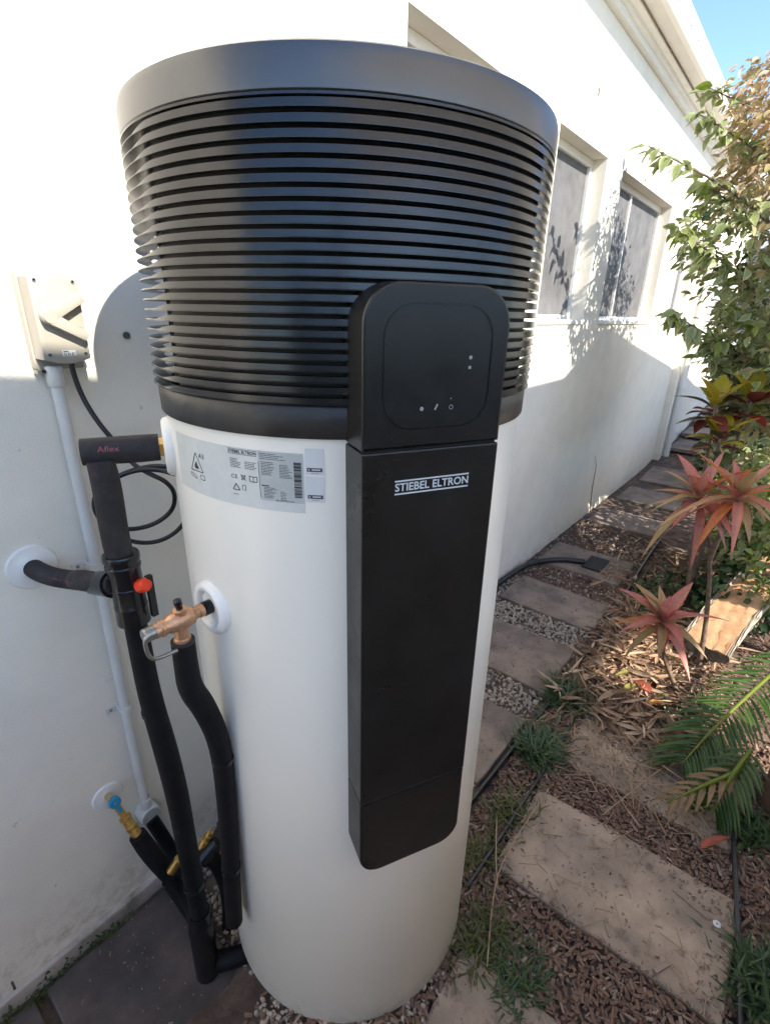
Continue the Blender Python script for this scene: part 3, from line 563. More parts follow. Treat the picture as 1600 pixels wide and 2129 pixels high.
MB().lathe([(.0, .024), (.0062, .024), (.0062, .034), (.0072, .035), (.0072, .044), (.0045, .046), (.0, .046)], (VX+.004, VY-.002, VZ), (-.15, -.1, 1), n=8).build('stem', mm['plastic'], rv, 25)
lp = [(VX-.062, VY-.012, VZ+.004), (VX-.069, VY-.012, VZ+.002), (VX-.068, VY-.013, VZ-.030), (VX-.058, VY-.014, VZ-.044), (VX-.02, VY-.016, VZ-.0445)]
MB().tube(lp, .0035, 10, smoothpath=2).build('lever', mm['steel'], rv, 60)
MB().tube([(VX+.045, VY, VZ), (VX+.075, VY, VZ)], .0135, 16).build('tank_nipple', mm['plastic'], rv, 40)
P = [(VX, VY, VZ-.044), (VX-.001, VY, VZ-.10), (VX+.0, VY, VZ-.15), rng(.825, 425, 1470), rng(.835, 455, 1535), rng(.838, 468, 1620), rng(.845, 477, 1750), rng(.855, 487, 1915)]
MB().tube(P, [.0205, .021, .0225, .0225, .0215, .021, .0205, .020], 22, smoothpath=2).build('drain_sleeve', mm['foam'], rv, 60)
for uu, vv, dd in ((462, 1575, .836), (480, 1800, .849)):
    a_, b_ = rng(dd, uu, vv), rng(dd, uu+.6, vv+7); MB().tube([a_, b_], .0222, 18).build('cable_tie', mm['plastic'], rv, 40)
MB().lathe([(.013, 0), (.0208, 0), (.0208, -.004), (.013, -.004)], (VX, VY, VZ-.0415), n=24, closed=True).build('sleeve_rim', mm['foamgrey'], rv, 40)
# ---------------------------------------------------------------- cold water inlet low on the wall
ci = empty('cold_water_inlet', onY(1.2, 330, 1760), 'cold water inlet with blue tap, brass fittings and black sleeves low on the wall', 'pipe fitting')
Cf = onY(WY, 223, 1655)
MB().lathe([(.0, .0), (.043, .0), (.043, .003), (.040, .006), (.022, .007), (.017, .010), (.0, .010)], Cf, (0, -1, 0), n=36).build('wall_flange', mm['rosette'], ci, 40)
tap = onY(1.195, 236, 1664)
MB().tube([Cf, tap], .010, 14).build('spindle', mm['brass'], ci, 40)
tapm = MB(); ta = nrm((-.15, -.9, .35))
tapm.lathe([(.0, .0), (.0145, .0), (.0155, .004), (.0155, .012), (.012, .016), (.0, .016)], tap+ta*.008, ta, n=16)
hd = nrm(onY(1.2, 262, 1695)-onY(1.2, 236, 1660)); hd = nrm(hd-ta*(hd@ta)); s_ = np.cross(ta, hd)
tapm.prism([(.006, -.0055), (.034, -.0035), (.036, 0), (.034, .0035), (.006, .0055)], .010, .018, (tap+ta*.004, hd, s_, ta), b=.0015); tapm.prism([(-.018, -.004), (-.006, -.005), (-.006, .005), (-.018, .004)], .010, .018, (tap+ta*.004, hd, s_, ta), b=.0015)
tp = tapm.build('tap_handle', mm['blue'], ci, 30)
MB().lathe([(.0, .0), (.0030, .0), (.0030, .0025), (.0, .003)], tap+ta*.0245, ta, n=10).build('tap_screw', mm['steel'], tp)
pA = [onY(1.245, 240, 1672), onY(1.21, 262, 1702), onY(1.18, 290, 1742)]
d = nrm(pA[2]-pA[0]); L2 = np.linalg.norm(pA[2]-pA[0])
MB().lathe([(.0, -.005), (.009, 0), (.009, .35*L2), (.0165, .37*L2), (.0165, .44*L2), (.014, .46*L2), (.0145, .62*L2), (.017, .64*L2), (.017, .70*L2), (.015, .72*L2), (.0155, .93*L2), (.0175, .95*L2), (.0175, L2), (.0, L2)], pA[0], d, n=12).build('brass_union', mm['brass'], ci, 30)
MB().tube([onY(1.178, 286, 1737), onY(1.17, 300, 1757), onY(1.15, 322, 1785), onY(1.13, 348, 1815)], [.0235, .026, .0265, .025], 18, smoothpath=1).build('sleeve', mm['foam'], ci, 45)
MB().tube([onY(1.13, 346, 1812), onY(1.11, 362, 1803)], .011, 14).build('brass_joint', mm['brass'], ci, 40)
MB().tube([onY(1.10, 355, 1812), onY(1.09, 372, 1786)], .014, 14).build('brass_joint', mm['brass'], ci, 40)
P = [onY(1.13, 352, 1826), onY(1.10, 375, 1860), onY(1.05, 402, 1900), onY(1.0, 432, 1950), onY(.985, 440, 1975)]; 
MB().tube(P, .0245, 18, smoothpath=2).build('sleeve', mm['foam'], ci, 50)
MB().tube([onY(1.245, 312, 1700), onY(1.24, 335, 1735), onY(1.21, 360, 1775), onY(1.16, 385, 1815)], .021, 16, smoothpath=1).build('sleeve', mm['foam'], ci, 50)
MB().tube([onY(1.02, 432, 1780), onY(1.01, 452, 1795), onY(1.0, 470, 1838), onY(.99, 478, 1890), onY(.98, 476, 1960)], .022, 16, smoothpath=2).build('sleeve', mm['foam'], ci, 50)
v0, v1 = onY(1.06, 420, 1762), onY(1.05, 438, 1728)
d = nrm(v1-v0); MB().lathe([(.0, 0), (.014, 0), (.014, .018), (.017, .019), (.017, .026), (.012, .028), (.013, .044), (.010, .046), (.010, .055), (.0, .056)], v0, d, n=12).build('drain_cock', mm['brass'], ci, 30)
MB().tube([v1, v1+(.012, -.004, .012), v1+(.016, -.004, .002), v1+(.004, 0, -.002)], .0016, 6, smoothpath=1).build('wire_loop', mm['steel'], ci)
MB().tube([onY(1.04, 418, 1790), onY(1.03, 452, 1752)], [.026, .024], 12).build('valve_jacket', mm['plastic'], ci, 40)
# ---------------------------------------------------------------- electrical
X0, X1, Z0, Z1 = .379, .470, 1.582, 1.748; YB, YFc = WY-.001, WY-.074
iso = empty('isolator_switch', ((X0+X1)/2, WY, Z0), 'beige weatherproof isolator switch box with raised arrow handle on the wall', 'switch')
WF = ((0, WY, 0), (1, 0, 0), (0, 0, 1), (0, -1, 0))
top = [(X0+(X1-X0)*k/8, Z1-.006+.010*math.sin(math.pi*k/8)) for k in range(9)][::-1]; bot = [(X0+(X1-X0)*k/8, Z0+.004-.010*math.sin(math.pi*k/8)) for k in range(9)]
MB().prism(bot+top, .022, .074, WF, b=.004).build('housing', mm['isobox'], iso, 40)
MB().prism(rrect(X0-.004, X1+.002, Z0-.020, Z1+.006, .005, 3), .0005, .0225, WF, b=.003).build('base_plate', mm['isobox'], iso, 40)
lug = MB().box((X0-.003, WY-.03, Z0-.028), (X0+.016, WY-.004, Z0-.0195)); lug.build('lug', mm['isobox'], iso)
MB().lathe([(.0, 0), (.004, 0), (.004, .004), (.0, .004)], (X0+.008, WY-.03, Z0-.022), (0, -1, 0), n=10).build('lug_screw', mm['dark'], iso)
for sx, sz in ((X0+.012, Z1-.012), (X1-.010, Z1-.012), (X0+.012, Z0+.014), (X1-.010, Z0+.014)):
    MB().lathe([(.0, 0), (.0036, 0), (.0036, .0018), (.0026, .0018), (.002, -.001), (.0, -.001)], (sx, YFc, sz), (0, -1, 0), n=12).build('screw', mm['inkgrey'], iso, 30)
zc = (Z0+Z1)/2+.004; xa = X0+.018
knob = MB().lathe([(.0, 0), (.040, 0), (.0385, .003), (.0, .003)], (xa+.028, YFc-.0, zc), (0, -1, 0), n=36); 
ch = MB()
def bar(p, q, w_, h0, h1):
    p, q = np.array(p), np.array(q); t = nrm(q-p); s = np.array((-t[1], t[0])); pts = [p-s*w_, q-s*w_*.7, q+s*w_*.7, p+s*w_]
    ch.prism([tuple(a) for a in pts], h0, h1, WF, b=.003)
bar((xa, zc), (X1-.004, zc+.038), .0125, .073, .097); bar((xa, zc+.0008), (X1-.006, zc-.040), .0128, .073, .0965)
ch.lathe([(.0, .0), (.0145, .0), (.0145, .019), (.012, .0230), (.0, .0232)], (xa+.003, YFc, zc), (0, -1, 0), n=20)
ch.build('handle', mm['isobox'], iso, 35)
s = MB(); 
for a, b2 in (((xa+.016, zc+.009), (X1-.004, zc+.022)), ((xa+.016, zc-.006), (X1-.008, zc-.022))):
    a, b2 = np.array(a), np.array(b2); t = nrm(b2-a); q = np.array((-t[1], t[0]))*.0015; s.prism([tuple(a-q), tuple(b2-q), tuple(b2+q), tuple(a+q)], .0735, .0746, WF)
s.build('handle_slot', mm['inkgrey'], iso)
MB().prism(rrect(X0+.036, X0+.062, Z0+.010, Z0+.022, .001, 2), .0738, .0744, WF).build('sticker', mm['sticker'], iso)
s = MB()
for k in range(3):
    Vt, Ft = fit('SBE'[k], X0+.038+k*.008, X0+.044+k*.008, Z0+.011, Z0+.017); s.add([(p[0], WY-.0747, p[1]) for p in Vt], Ft)
s.prism([(X0+.038, Z0+.0185), (X0+.048, Z0+.0185), (X0+.048, Z0+.0205), (X0+.038, Z0+.0205)], .0744, .0747, WF); s.build('sticker_print', mm['ink'], iso)
# conduit
cx = .407; cd_ = empty('conduit', (cx, WY, .2), 'pale grey plastic conduit running down the wall below the isolator', 'conduit')
cy = WY-.028
MB().tube([(cx, cy, Z0-.012), (cx, cy, 1.0), (cx-.004, cy, .6), (cx-.004, cy, .275)], .0130, 18).build('pipe', mm['pvc'], cd_, 50)
MB().lathe([(.0155, 0), (.0170, .002), (.0170, .040), (.0155, .042)], (cx, cy, Z0-.055), n=20).build('coupling', mm['pvc'], cd_, 40)
for z in (1.09, .636):
    sd = MB(); sd.lathe([(.0132, -.008), (.0165, -.008), (.0165, .008), (.0132, .008)], (cx-(.002 if z < 1 else 0), cy, z), n=20, closed=True); sd.box((cx-.045, WY-.006, z-.009), (cx-.01, WY-.001, z+.009)); sd.box((cx-.018, WY-.026, z-.0075), (cx-.012, WY-.001, z+.0075))
    if z > 1: sd.box((cx+.012, WY-.006, z-.009), (cx+.03, WY-.001, z+.009))
    sdo = sd.build('saddle', mm['pvc'], cd_, 40); MB().lathe([(.0, 0), (.0045, 0), (.0035, .003), (.0, .0032)], (cx-.033, WY-.006, z), (0, -1, 0), n=10).build('saddle_screw', mm['steel'], sdo, 30)
jb = np.array((cx-.002, WY-.03, .218)); MB().lathe([(.0, -.028), (.030, -.028), (.031, .012), (.028, .016), (.0, .017)], jb, (0, -1, 0), n=30).build('junction_box', mm['pvc'], cd_, 35)
MB().lathe([(.0145, 0), (.0165, .002), (.0165, .045), (.0145, .047)], (cx-.003, cy, .238), n=20).build('coupling', mm['pvc'], cd_, 40)
MB().lathe([(.0, 0), (.0275, 0), (.0275, .003), (.0, .0035)], jb+(0, -.0165, 0), (0, -1, 0), n=30).build('junction_lid', mat('grey_lid', (.42, .42, .41), .5), cd_, 35)
# power cable with its coil
yy = 1.16; P = [onY(1.235, 148, 750), onY(1.235, 152, 775), onY(1.23, 172, 828), onY(1.21, 205, 880), onY(1.19, 238, 918), onY(1.17, 275, 965), onY(1.13, 310, 985), onY(1.10, 345, 1000), onY(1.12, 365, 1025), onY(1.15, 360, 1062), onY(1.17, 320, 1092), onY(1.18, 265, 1103), onY(1.18, 215, 1090), onY(1.18, 192, 1055), onY(1.175, 202, 1018), onY(1.165, 245, 988), onY(1.14, 300, 970), onY(1.10, 345, 968), onY(1.08, 378, 985), onY(1.09, 395, 1040), onY(1.12, 385, 1090), onY(1.15, 345, 1122), onY(1.17, 300, 1131), onY(1.175, 250, 1120), onY(1.18, 214, 1095), onY(1.18, 198, 1050), onY(1.165, 215, 1008), onY(1.14, 270, 978), onY(1.10, 330, 975), onY(1.06, 372, 990), onY(1.0, 405, 960)]
tag(MB().tube(P, .0055, 10, smoothpath=3).build('power_cable', mm['cable'], None, 180), 'black power cable hanging from the isolator and coiled behind the pipe', 'cable')
w0 = onY(WY, 262, 697); an = MB().lathe([(.0, .001), (.0085, .001), (.0085, .0045), (.004, .0045), (.003, .002), (.0, .002)], w0, (0, -1, 0), n=16)
tag(an.build('wall_plug', mm['steel'], None, 30), 'small round screw plug in the wall left of the black louvres', 'screw')
for u, v, l, lab in ((1245, 190, .035, 'short dark nail mark high on the sunlit wall above the first window'), (1342, 372, .03, 'short dark nail mark above the second window'), (868, 600, .0, ''), (28, 2050, .03, 'dark vertical slot in the footing at the bottom left')):
    if l:
        p = onY(WY-.004 if v < 1000 else WY-.021, u, v); tag(MB().tube([p+(0, 0, l/2), p-(0, 0, l/2)], .0035, 6).build('wall_mark', mm['bark'], None, 180), lab, 'nail', 'marks on the wall')
# ---------------------------------------------------------------- edging, irrigation pipe, drain
def strip_(pts, h, th, name, label):
    V = []; n = len(pts)
    for x, y, z in pts: V += [(x, y-th, z-.03), (x, y-th, z+h), (x, y+th, z+h), (x, y+th, z-.03)]
    F = [(i*4+q, (i+1)*4+q, (i+1)*4+(q+1) % 4, i*4+(q+1) % 4) for i in range(n-1) for q in range(4)]+[(3, 2, 1, 0), tuple(4*(n-1)+q for q in range(4))]
    return tag(link(name, V, F, mm['edging']), label, 'edging', 'garden edging')
strip_([(x, .565+.012*math.sin(x*2.1)+(.03 if x > 3 else 0)*(x-3), .004*math.sin(x*5)) for x in np.arange(.9, 4.4, .1)], .03, .004, 'garden_edging', 'black plastic edging strip along the pavers nearest the house')
strip_([(x, .432+.010*math.sin(x*2.6+1), .004*math.sin(x*6)) for x in np.arange(.98, 2.3, .08)], .028, .004, 'garden_edging', 'black plastic edging strip on the garden bed side of the grass tufts')
V = [onZ(.02, 1520, 1690), onZ(.025, 1526, 1780), onZ(.028, 1530, 1880), onZ(.03, 1536, 2000), onZ(.03, 1540, 2180)]
hs = MB().tube(V, .0085, 12, smoothpath=2); tag(hs.build('irrigation_pipe', mm['hose'], None, 60), 'black irrigation pipe lying along the bed at the right edge', 'pipe')
dr = empty('drain_hose', (3.35, 1.1, .02), 'black corrugated drain hose end on the pavers by the wall', 'hose')
P = [(2.5, 1.262, .03), (2.95, 1.255, .03), (3.2, 1.22, .035), (3.38, 1.08, .04), (3.46, .93, .038)]
MB().tube(P, [.017, .018, .019, .021, .021], 14, smoothpath=2).build('hose', mm['hose'], dr, 60)
MB().box((3.40, .80, .016), (3.62, .93, .030)).build('drain_slot', mm['dark'], dr)
# ---------------------------------------------------------------- scattered stuff, vectorised
def rotmats(yaw, pit, rol):
    cy, sy, cp_, sp, cr, sr = np.cos(yaw), np.sin(yaw), np.cos(pit), np.sin(pit), np.cos(rol), np.sin(rol)
    M = np.empty((len(yaw), 3, 3)); M[:, 0, 0] = cy*cp_; M[:, 0, 1] = cy*sp*sr-sy*cr; M[:, 0, 2] = cy*sp*cr+sy*sr
    M[:, 1, 0] = sy*cp_; M[:, 1, 1] = sy*sp*sr+cy*cr; M[:, 1, 2] = sy*sp*cr-cy*sr; M[:, 2, 0] = -sp; M[:, 2, 1] = cp_*sr; M[:, 2, 2] = cp_*cr; return M
def scatter(name, tv, tf, Rm, S, T, m, parent=None, attr=None, smooth=180):
    tv = np.asarray(tv, float); n = len(T); V = (np.einsum('nij,nkj->nki', Rm, tv[None]*S[:, None, :])+T[:, None, :]).reshape(-1, 3)
    tf = np.asarray(tf); F = (tf[None]+(np.arange(n)*len(tv))[:, None, None]).reshape(-1, tf.shape[1])
    return link(name, V, F, m, parent, smooth, None if attr is None else np.tile(attr, n))
BXV = np.array([(x, y, z) for z in (-.5, .5) for y in (-.5, .5) for x in (-.5, .5)]); BXV[[0, 4], 1] *= .4; BXV[[3, 7], 1] *= .55; BXV[[1, 5], 2] += .25; BXF = [(0, 2, 3, 1), (4, 5, 7, 6), (0, 1, 5, 4), (2, 6, 7, 3), (0, 4, 6, 2), (1, 3, 7, 5)]
bm = bmesh.new(); bmesh.ops.create_icosphere(bm, subdivisions=1, radius=.5); PBV = np.array([v.co[:] for v in bm.verts]); PBF = [[v.index for v in f.verts] for f in bm.faces]; bm.free(); PBV *= (1+nrs.uniform(-.2, .2, (len(PBV), 1)))
def inpav(x, y, g=0): return any(a-g <= x <= b_+g and c-g <= y <= d_+g for a, b_, c, d_ in PAV)
def topz(x, y):
    for (a, b_, c, d_), t_ in zip(PAV, PTOP):
        if a <= x <= b_ and c <= y <= d_: return t_
    return gz(x, y)
PTOP = [.016, .020, .018, .018, .016, .018, .02]+[.03+.10*(7.3+i*.72+.36-6.5) for i in range(4)]+[.022, .006, .012, -.118, -.112]
def pts_in(n, x0, x1, y0, y1, f):
    out = []
    while len(out) < n:
        x, y = nrs.uniform(x0, x1), nrs.uniform(y0, y1)
        if f(x, y): out.append((x, y))
    return out
def intank(x, y, r=.36): return (x-TX)**2+(y-TY)**2 < r*r
# pebbles between the path pavers and round the foot of the tank
fp = lambda x, y: not inpav(x, y, -.006) and not intank(x, y, .335) and (nrs.rand() < (.95 if x < 2.7 else .6))
P = pts_in(3300, 1.0, 3.0, .6, 1.25, fp)+pts_in(500, 3.0, 4.3, .6, 1.25, fp)+pts_in(700, .36, .75, .34, 1.2, lambda x, y: not intank(x, y, .335) and not inpav(x, y))
T = np.array([(x, y, gz(x, y)+nrs.uniform(-.004, .010)) for x, y in P]); n = len(T); s = nrs.uniform(.007, .019, n)*(1+.5*(nrs.rand(n) > .93))
tag(scatter('gravel', PBV, PBF, rotmats(*nrs.uniform(0, 6.28, (3, n))), np.c_[s*nrs.uniform(.8, 1.5, n), s, s*nrs.uniform(.5, .9, n)], T, mm['pebble'], smooth=60), 'pale pebbles filling the gaps between the path pavers', 'gravel', kind='stuff')
# bark mulch
def fm(x, y):
    if intank(x, y, .35) or y > .55: return False
    if inpav(x, y, -.01): return nrs.rand() < (.30 if (x > 1.6 and x < 2.1) else .02 if x < .9 else (.45 if (x+y*-.6 > 1.46 or y < -.17) else .012+.28*math.exp(-min(x-1.10, 1.475-x, y+.24, .40-y)/.022)))
    return True
P = pts_in(700, .0, .6, .3, .8, lambda x, y: not intank(x, y, .34) and not inpav(x, y))+pts_in(15000, .3, 2.3, -.5, .55, fm)+pts_in(5000, 2.3, 4.2, -.6, .55, lambda x, y: True)+pts_in(1500, 2.9, 4.4, .55, 1.26, lambda x, y: not inpav(x, y) or nrs.rand() < .25)+pts_in(220, 1.3, 3.0, .6, 1.2, lambda x, y: inpav(x, y))
T = np.array([(x, y, topz(x, y)+nrs.uniform(.0, .014)*(.35 if inpav(x, y) else 1)) for x, y in P]); n = len(T)
Sz = np.c_[nrs.gamma(3, .0045, n)+.006, nrs.uniform(.005, .014, n), nrs.uniform(.002, .0045, n)]
Rm = rotmats(nrs.uniform(0, 6.28, n), nrs.normal(0, .28, n), nrs.normal(0, .35, n))
onp = np.array([inpav(x, y) for x, y in P]); Sz[onp] *= (.5, .5, .6)
msk = nrs.rand(n) < np.where(onp, .6, .11)
tag(scatter('bark_mulch', BXV, BXF, Rm[~msk], Sz[~msk], T[~msk], mm['chip'], smooth=None), 'reddish brown bark mulch covering the garden bed', 'mulch', kind='stuff')
tag(scatter('wood_chips', BXV, BXF, Rm[msk], Sz[msk]*(1.15, .9, 1), T[msk], mm['chip2'], smooth=None), 'pale weathered wood chips lying among the bark', 'mulch', kind='stuff')
# fine debris on the dark pavers at the left and by the wall
P = pts_in(170, -.3, .5, .75, 1.26, lambda x, y: not intank(x, y, .34)); T = np.array([(x, y, topz(x, y)+.003) for x, y in P]); n = len(T)
tag(scatter('leaf_crumbs', BXV, BXF, rotmats(nrs.uniform(0, 6.28, n), nrs.normal(0, .2, n), nrs.normal(0, .2, n)), np.c_[nrs.gamma(1.5, .0024, n)+.0015, nrs.uniform(.0015, .004, n), nrs.uniform(.001, .003, n)], T, mm['chip2'], smooth=None), 'pale crumbs and bits scattered on the dark pavers at the left', 'debris', kind='stuff')
P = pts_in(420, 1.05, 3.8, -.25, 1.22, lambda x, y: inpav(x, y) and nrs.rand() < .25+abs(math.sin(x*3.1+y*5))*.75)+pts_in(250, .42, .9, -.25, .35, lambda x, y: not intank(x, y, .37)); T = np.array([(x, y, topz(x, y)+.0015) for x, y in P]); n = len(T)
tag(scatter('bark_crumbs', BXV, BXF, rotmats(nrs.uniform(0, 6.28, n), nrs.normal(0, .2, n), nrs.normal(0, .2, n)), np.c_[nrs.gamma(2, .0022, n)+.0015, nrs.uniform(.001, .0035, n), nrs.uniform(.001, .0025, n)], T, mm['chip2'], smooth=None), 'fine pale bark crumbs lying on the pavers', 'debris', kind='stuff')
vp = [onY(WY-.004, 1224, 1105), onY(WY-.004, 1226, 1060), onY(WY-.006, 1231, 1010), onY(WY-.004, 1240, 968), onY(WY-.006, 1236, 948)]
tag(MB().tube(vp, [.004, .0035, .003, .002, .001], 6, smoothpath=2).build('vine_stem', mm['bark'], None, 180), 'thin dry vine stem clinging to the shaded wall above the path', 'vine')
P8, a8, HV = HEDGE
tag(scatter('foliage', HV, [(0, 1, 2, 3)], rotmats(a8[0], a8[1], a8[2]), np.repeat(nrs.uniform(.12, .25, len(P8))[:, None], 3, 1), P8, mm['darkhedge'], hd0), kind='stuff')
# dry straw and leaf litter
def leaf_tpl(seg=4, wd=.16, fold=.25, droop=.25, point=1.0, cols=3):
    V = []; e = []; F = []
    for i in range(seg+1):
        t = i/seg; hw = wd*(math.sin(math.pi*min(1, t**.75*.97+.03)))**(.9)*(1 if t < .999 else .05); z = -droop*t*t
        for k in range(cols):
            s = -1+2*k/(cols-1); V.append((t, s*hw, z+abs(s)*hw*fold)); e.append(abs(s) if t < .98 else 1)
    for i in range(seg):
        for k in range(cols-1): a = i*cols+k; F.append((a, a+cols, a+cols+1, a+1))
    return np.array(V), F, np.array(e)
LV, LF, LE = leaf_tpl(4, .10, .5, -.10)
def litter(n, x0, x1, y0, y1, f, ls, m, name, label, zz=.03):
    P = pts_in(n, x0, x1, y0, y1, f); T = np.array([(x, y, topz(x, y)+nrs.uniform(.004, zz)) for x, y in P]); s = nrs.uniform(*ls, n)
    return tag(scatter(name, LV, LF, rotmats(nrs.uniform(0, 6.28, n), nrs.normal(0, .14, n), nrs.normal(0, .5, n)), np.c_[s, s*nrs.uniform(.3, 1.0, n), s], T, m, attr=LE), label, 'leaf litter', kind='stuff')
litter(1300, 1.95, 3.1, .0, .56, lambda x, y: True, (.05, .16), mm['dryleaf'], 'dry_leaf_litter', 'heap of dry curled brown leaves around the red leaved plants', .06)
litter(220, 3.0, 4.2, -.2, .8, lambda x, y: True, (.05, .14), mm['dryleaf'], 'dry_leaf_litter', 'dry leaves strewn over the far end of the bed', .04)
STV = BXV*(1, 1, 1)
def straws(n, x0, x1, y0, y1, f, ls, w_, m, name, label, zz):
    P = pts_in(n, x0, x1, y0, y1, f); T = np.array([(x, y, topz(x, y)+nrs.uniform(.004, zz)) for x, y in P]); s = nrs.uniform(*ls, n)
    return tag(scatter(name, STV, BXF, rotmats(nrs.uniform(0, 6.28, n), nrs.normal(0, .1, n), nrs.uniform(0, 6, n)), np.c_[s, np.full(n, w_)*nrs.uniform(.6, 1.5, n), np.full(n, w_*.6)], T, m, smooth=None), label, 'straw', kind='stuff')
straws(650, 1.6, 2.9, -.1, .56, lambda x, y: True, (.03, .16), .0032, mm['straw'], 'dry_straw', 'dry straw and stalks tangled over the leaf litter', .05)
straws(170, .7, 1.7, -.4, .5, lambda x, y: not intank(x, y), (.02, .09), .0026, mm['straw'], 'dry_straw', 'thin dry stalks scattered across the large paver', .015)
for i, (pa, lab) in enumerate(([[(1385, 1590), (1320, 1640), (1252, 1695)], 'long pale dry stalk lying across the mulch above the large paver'], [[(1140, 1640), (1040, 1790), (1022, 1880), (1012, 2010)], 'long bent straw hanging over the edging beside the tank'], [[(1032, 1700), (1030, 1790), (1034, 1850)], 'thin upright straw beside the edging next to the tank'], [[(1262, 1610), (1290, 1665), (1330, 1720)], 'short straight stalk crossing the mulch near the palm frond'], [[(1215, 1370), (1290, 1420), (1345, 1440)], 'dry stalk lying on the leaf litter below the pink plant'])):
    tag(MB().tube([onZ(.03+.02*(k == 1), *p) for k, p in enumerate(pa)], .0022, 6, smoothpath=2).build('straw_stalk', mm['straw'], None, 180), lab, 'stalk', 'dry stalks')
# ---------------------------------------------------------------- plants
def orient(d, upv):
    d = nrm(d); s = nrm(np.cross(upv, d)); u = np.cross(d, s); return np.array((d, s, u)).T
def leafobj(name, base, d, upv, length, wd, fold, droop, m, parent, seg=8, twist=0, cols=5):
    V, F, e = leaf_tpl(seg, wd/length*.5*1.0, fold, droop, cols=cols); M = orient(d, upv)
    V = V.copy(); th = V[:, 0]*twist; y, z = V[:, 1]*np.cos(th)-0, V[:, 2]+V[:, 1]*np.sin(th); V[:, 1] = y; V[:, 2] = z
    return link(name, (V*length)@M.T+np.array(base), F, m, parent, 180, e, origin=base)
def cordyline(base, crowns, label, mats, nleaf, seed, lrange=(.13, .24), extra=None):
    r = random.Random(seed); pl = empty('cordyline', base, label, 'plant', 'red leaved cordylines')
    for ci_, (path_, n) in enumerate(zip(crowns, nleaf)):
        P = [np.array(q) for q in path_]; MB().tube(P, [.013, .011, .009, .007][:len(P)], 8, smoothpath=2).build('stem', mm['stemred'], pl, 180)
        c = P[-1]; ax_ = nrm(P[-1]-P[-2]+(0, 0, .1))
        for k in range(n):
            a = k*2.4+r.uniform(-.3, .3); el = 1.25-1.55*(k/n)+r.uniform(-.15, .15); L3 = r.uniform(*lrange)*(.75+.35*math.sin(math.pi*min(1, (k+2)/n)))
            d = np.array((math.cos(a)*math.cos(el), math.sin(a)*math.cos(el), math.sin(el))); d = nrm(d+.25*(ax_-np.array((0, 0, 1))))
            leafobj('leaf', c-ax_*.045*(k/n)+d*.004, d, (0, 0, 1) if abs(d[2]) < .97 else (1, 0, 0), L3, r.uniform(.038, .058), .5, r.uniform(.35, 1.1)*(1 if el < .8 else .35), mm[r.choice(mats)], pl, twist=r.uniform(-.5, .5))
    return pl
b0 = np.array((2.66, .065, 0)); c1 = onX(2.72, 1452, 1035); c2 = onX(2.66, 1535, 1030); jn = onX(2.68, 1478, 1140)
cordyline(b0, [[b0, onX(2.68, 1470, 1280), jn, c1], [jn+(.0, -.005, -.06), onX(2.67, 1505, 1090), c2]], 'taller pink and orange leaved cordyline with two heads', ['cordyp', 'cordy', 'cordyp', 'cordyp', 'cordy', 'cordyp', 'cordyo'], [27, 24], 4, (.14, .30))
b1 = np.array((2.36, .085, 0)); c3 = onX(2.36, 1378, 1290)
cordyline(b1, [[b1, onX(2.38, 1400, 1420), onX(2.36, 1376, 1360), c3]], 'shorter pink and green leaved cordyline in front of the cut log', ['cordyp', 'cordy', 'cordy', 'cordyp', 'cordyp', 'cordyo'], [26], 9, (.12, .25))
# croton
cb = np.array((3.5, .25, 0)); cr = empty('croton', cb, 'red and yellow broad leaved croton by the path beyond the cordylines', 'plant')
r = random.Random(5)
for hp_, n in ((onX(3.35, 1488, 838), 17), (onX(3.45, 1562, 830), 15), (onX(3.3, 1498, 905), 14)):
    hx, hy, hz = hp_
    hd_ = np.array((hx, hy, hz)); MB().tube([cb+(hx-3.5, 0, 0), (cb+hd_)/2+(0, .02, .05), hd_], [.014, .011, .008], 8, smoothpath=1).build('stem', mm['bark'], cr, 180)
    for k in range(n):
        a = k*2.4+r.uniform(-.3, .3); el = 1.1-1.5*k/n; d = np.array((math.cos(a)*math.cos(el), math.sin(a)*math.cos(el), math.sin(el)))
        leafobj('leaf', hd_-np.array((0, 0, .1*k/n))+d*.02, d, (0, 0, 1), r.uniform(.13, .2), r.uniform(.07, .10), .3, r.uniform(.1, .5), mm['crot_y' if k < 4 else r.choice(('crot_r', 'crot_d', 'crot_r', 'crot_y'))], cr, seg=6)
# leafy crowns
def crown(center, radii, n, ls, seed, surf=.55):
    q = np.random.RandomState(seed); d = q.normal(0, 1, (n, 3)); d /= np.linalg.norm(d, axis=1)[:, None]; rr = q.uniform(surf**3, 1, n)**(1/3)
    lump = 1+.22*np.sin(d[:, 0]*5+seed)*np.sin(d[:, 1]*6+1)*np.sin(d[:, 2]*5+2)+.1*np.sin(d[:, 0]*13)*np.sin(d[:, 2]*11)
    T = np.array(center)+d*rr[:, None]*lump[:, None]*np.array(radii); return T, d, q.uniform(*ls, n)
SV, SF, SE = leaf_tpl(3, .27, .35, .22)
def leaves(name, T, d, s, m, parent, seed, tpl=(SV, SF, SE)):
    q = np.random.RandomState(seed); n = len(T); yaw = np.arctan2(d[:, 1], d[:, 0])+q.normal(0, .8, n); return scatter(name, tpl[0], tpl[1], rotmats(yaw, q.normal(.25, .5, n), q.normal(0, .6, n)), np.c_[s, s, s], T, m, parent, tpl[2])
shb = np.array((4.25, -.12, 0)); sh_ = empty('shrub', shb, 'tall variegated shrub with pinkish top leaning over the path at the right', 'shrub')
limbs = []
def limb(P, rad):
    o = MB().tube(P, rad, 8, smoothpath=2).build('branch', mm['bark'], sh_, 180); limbs.append([np.array(p) for p in P]); return o
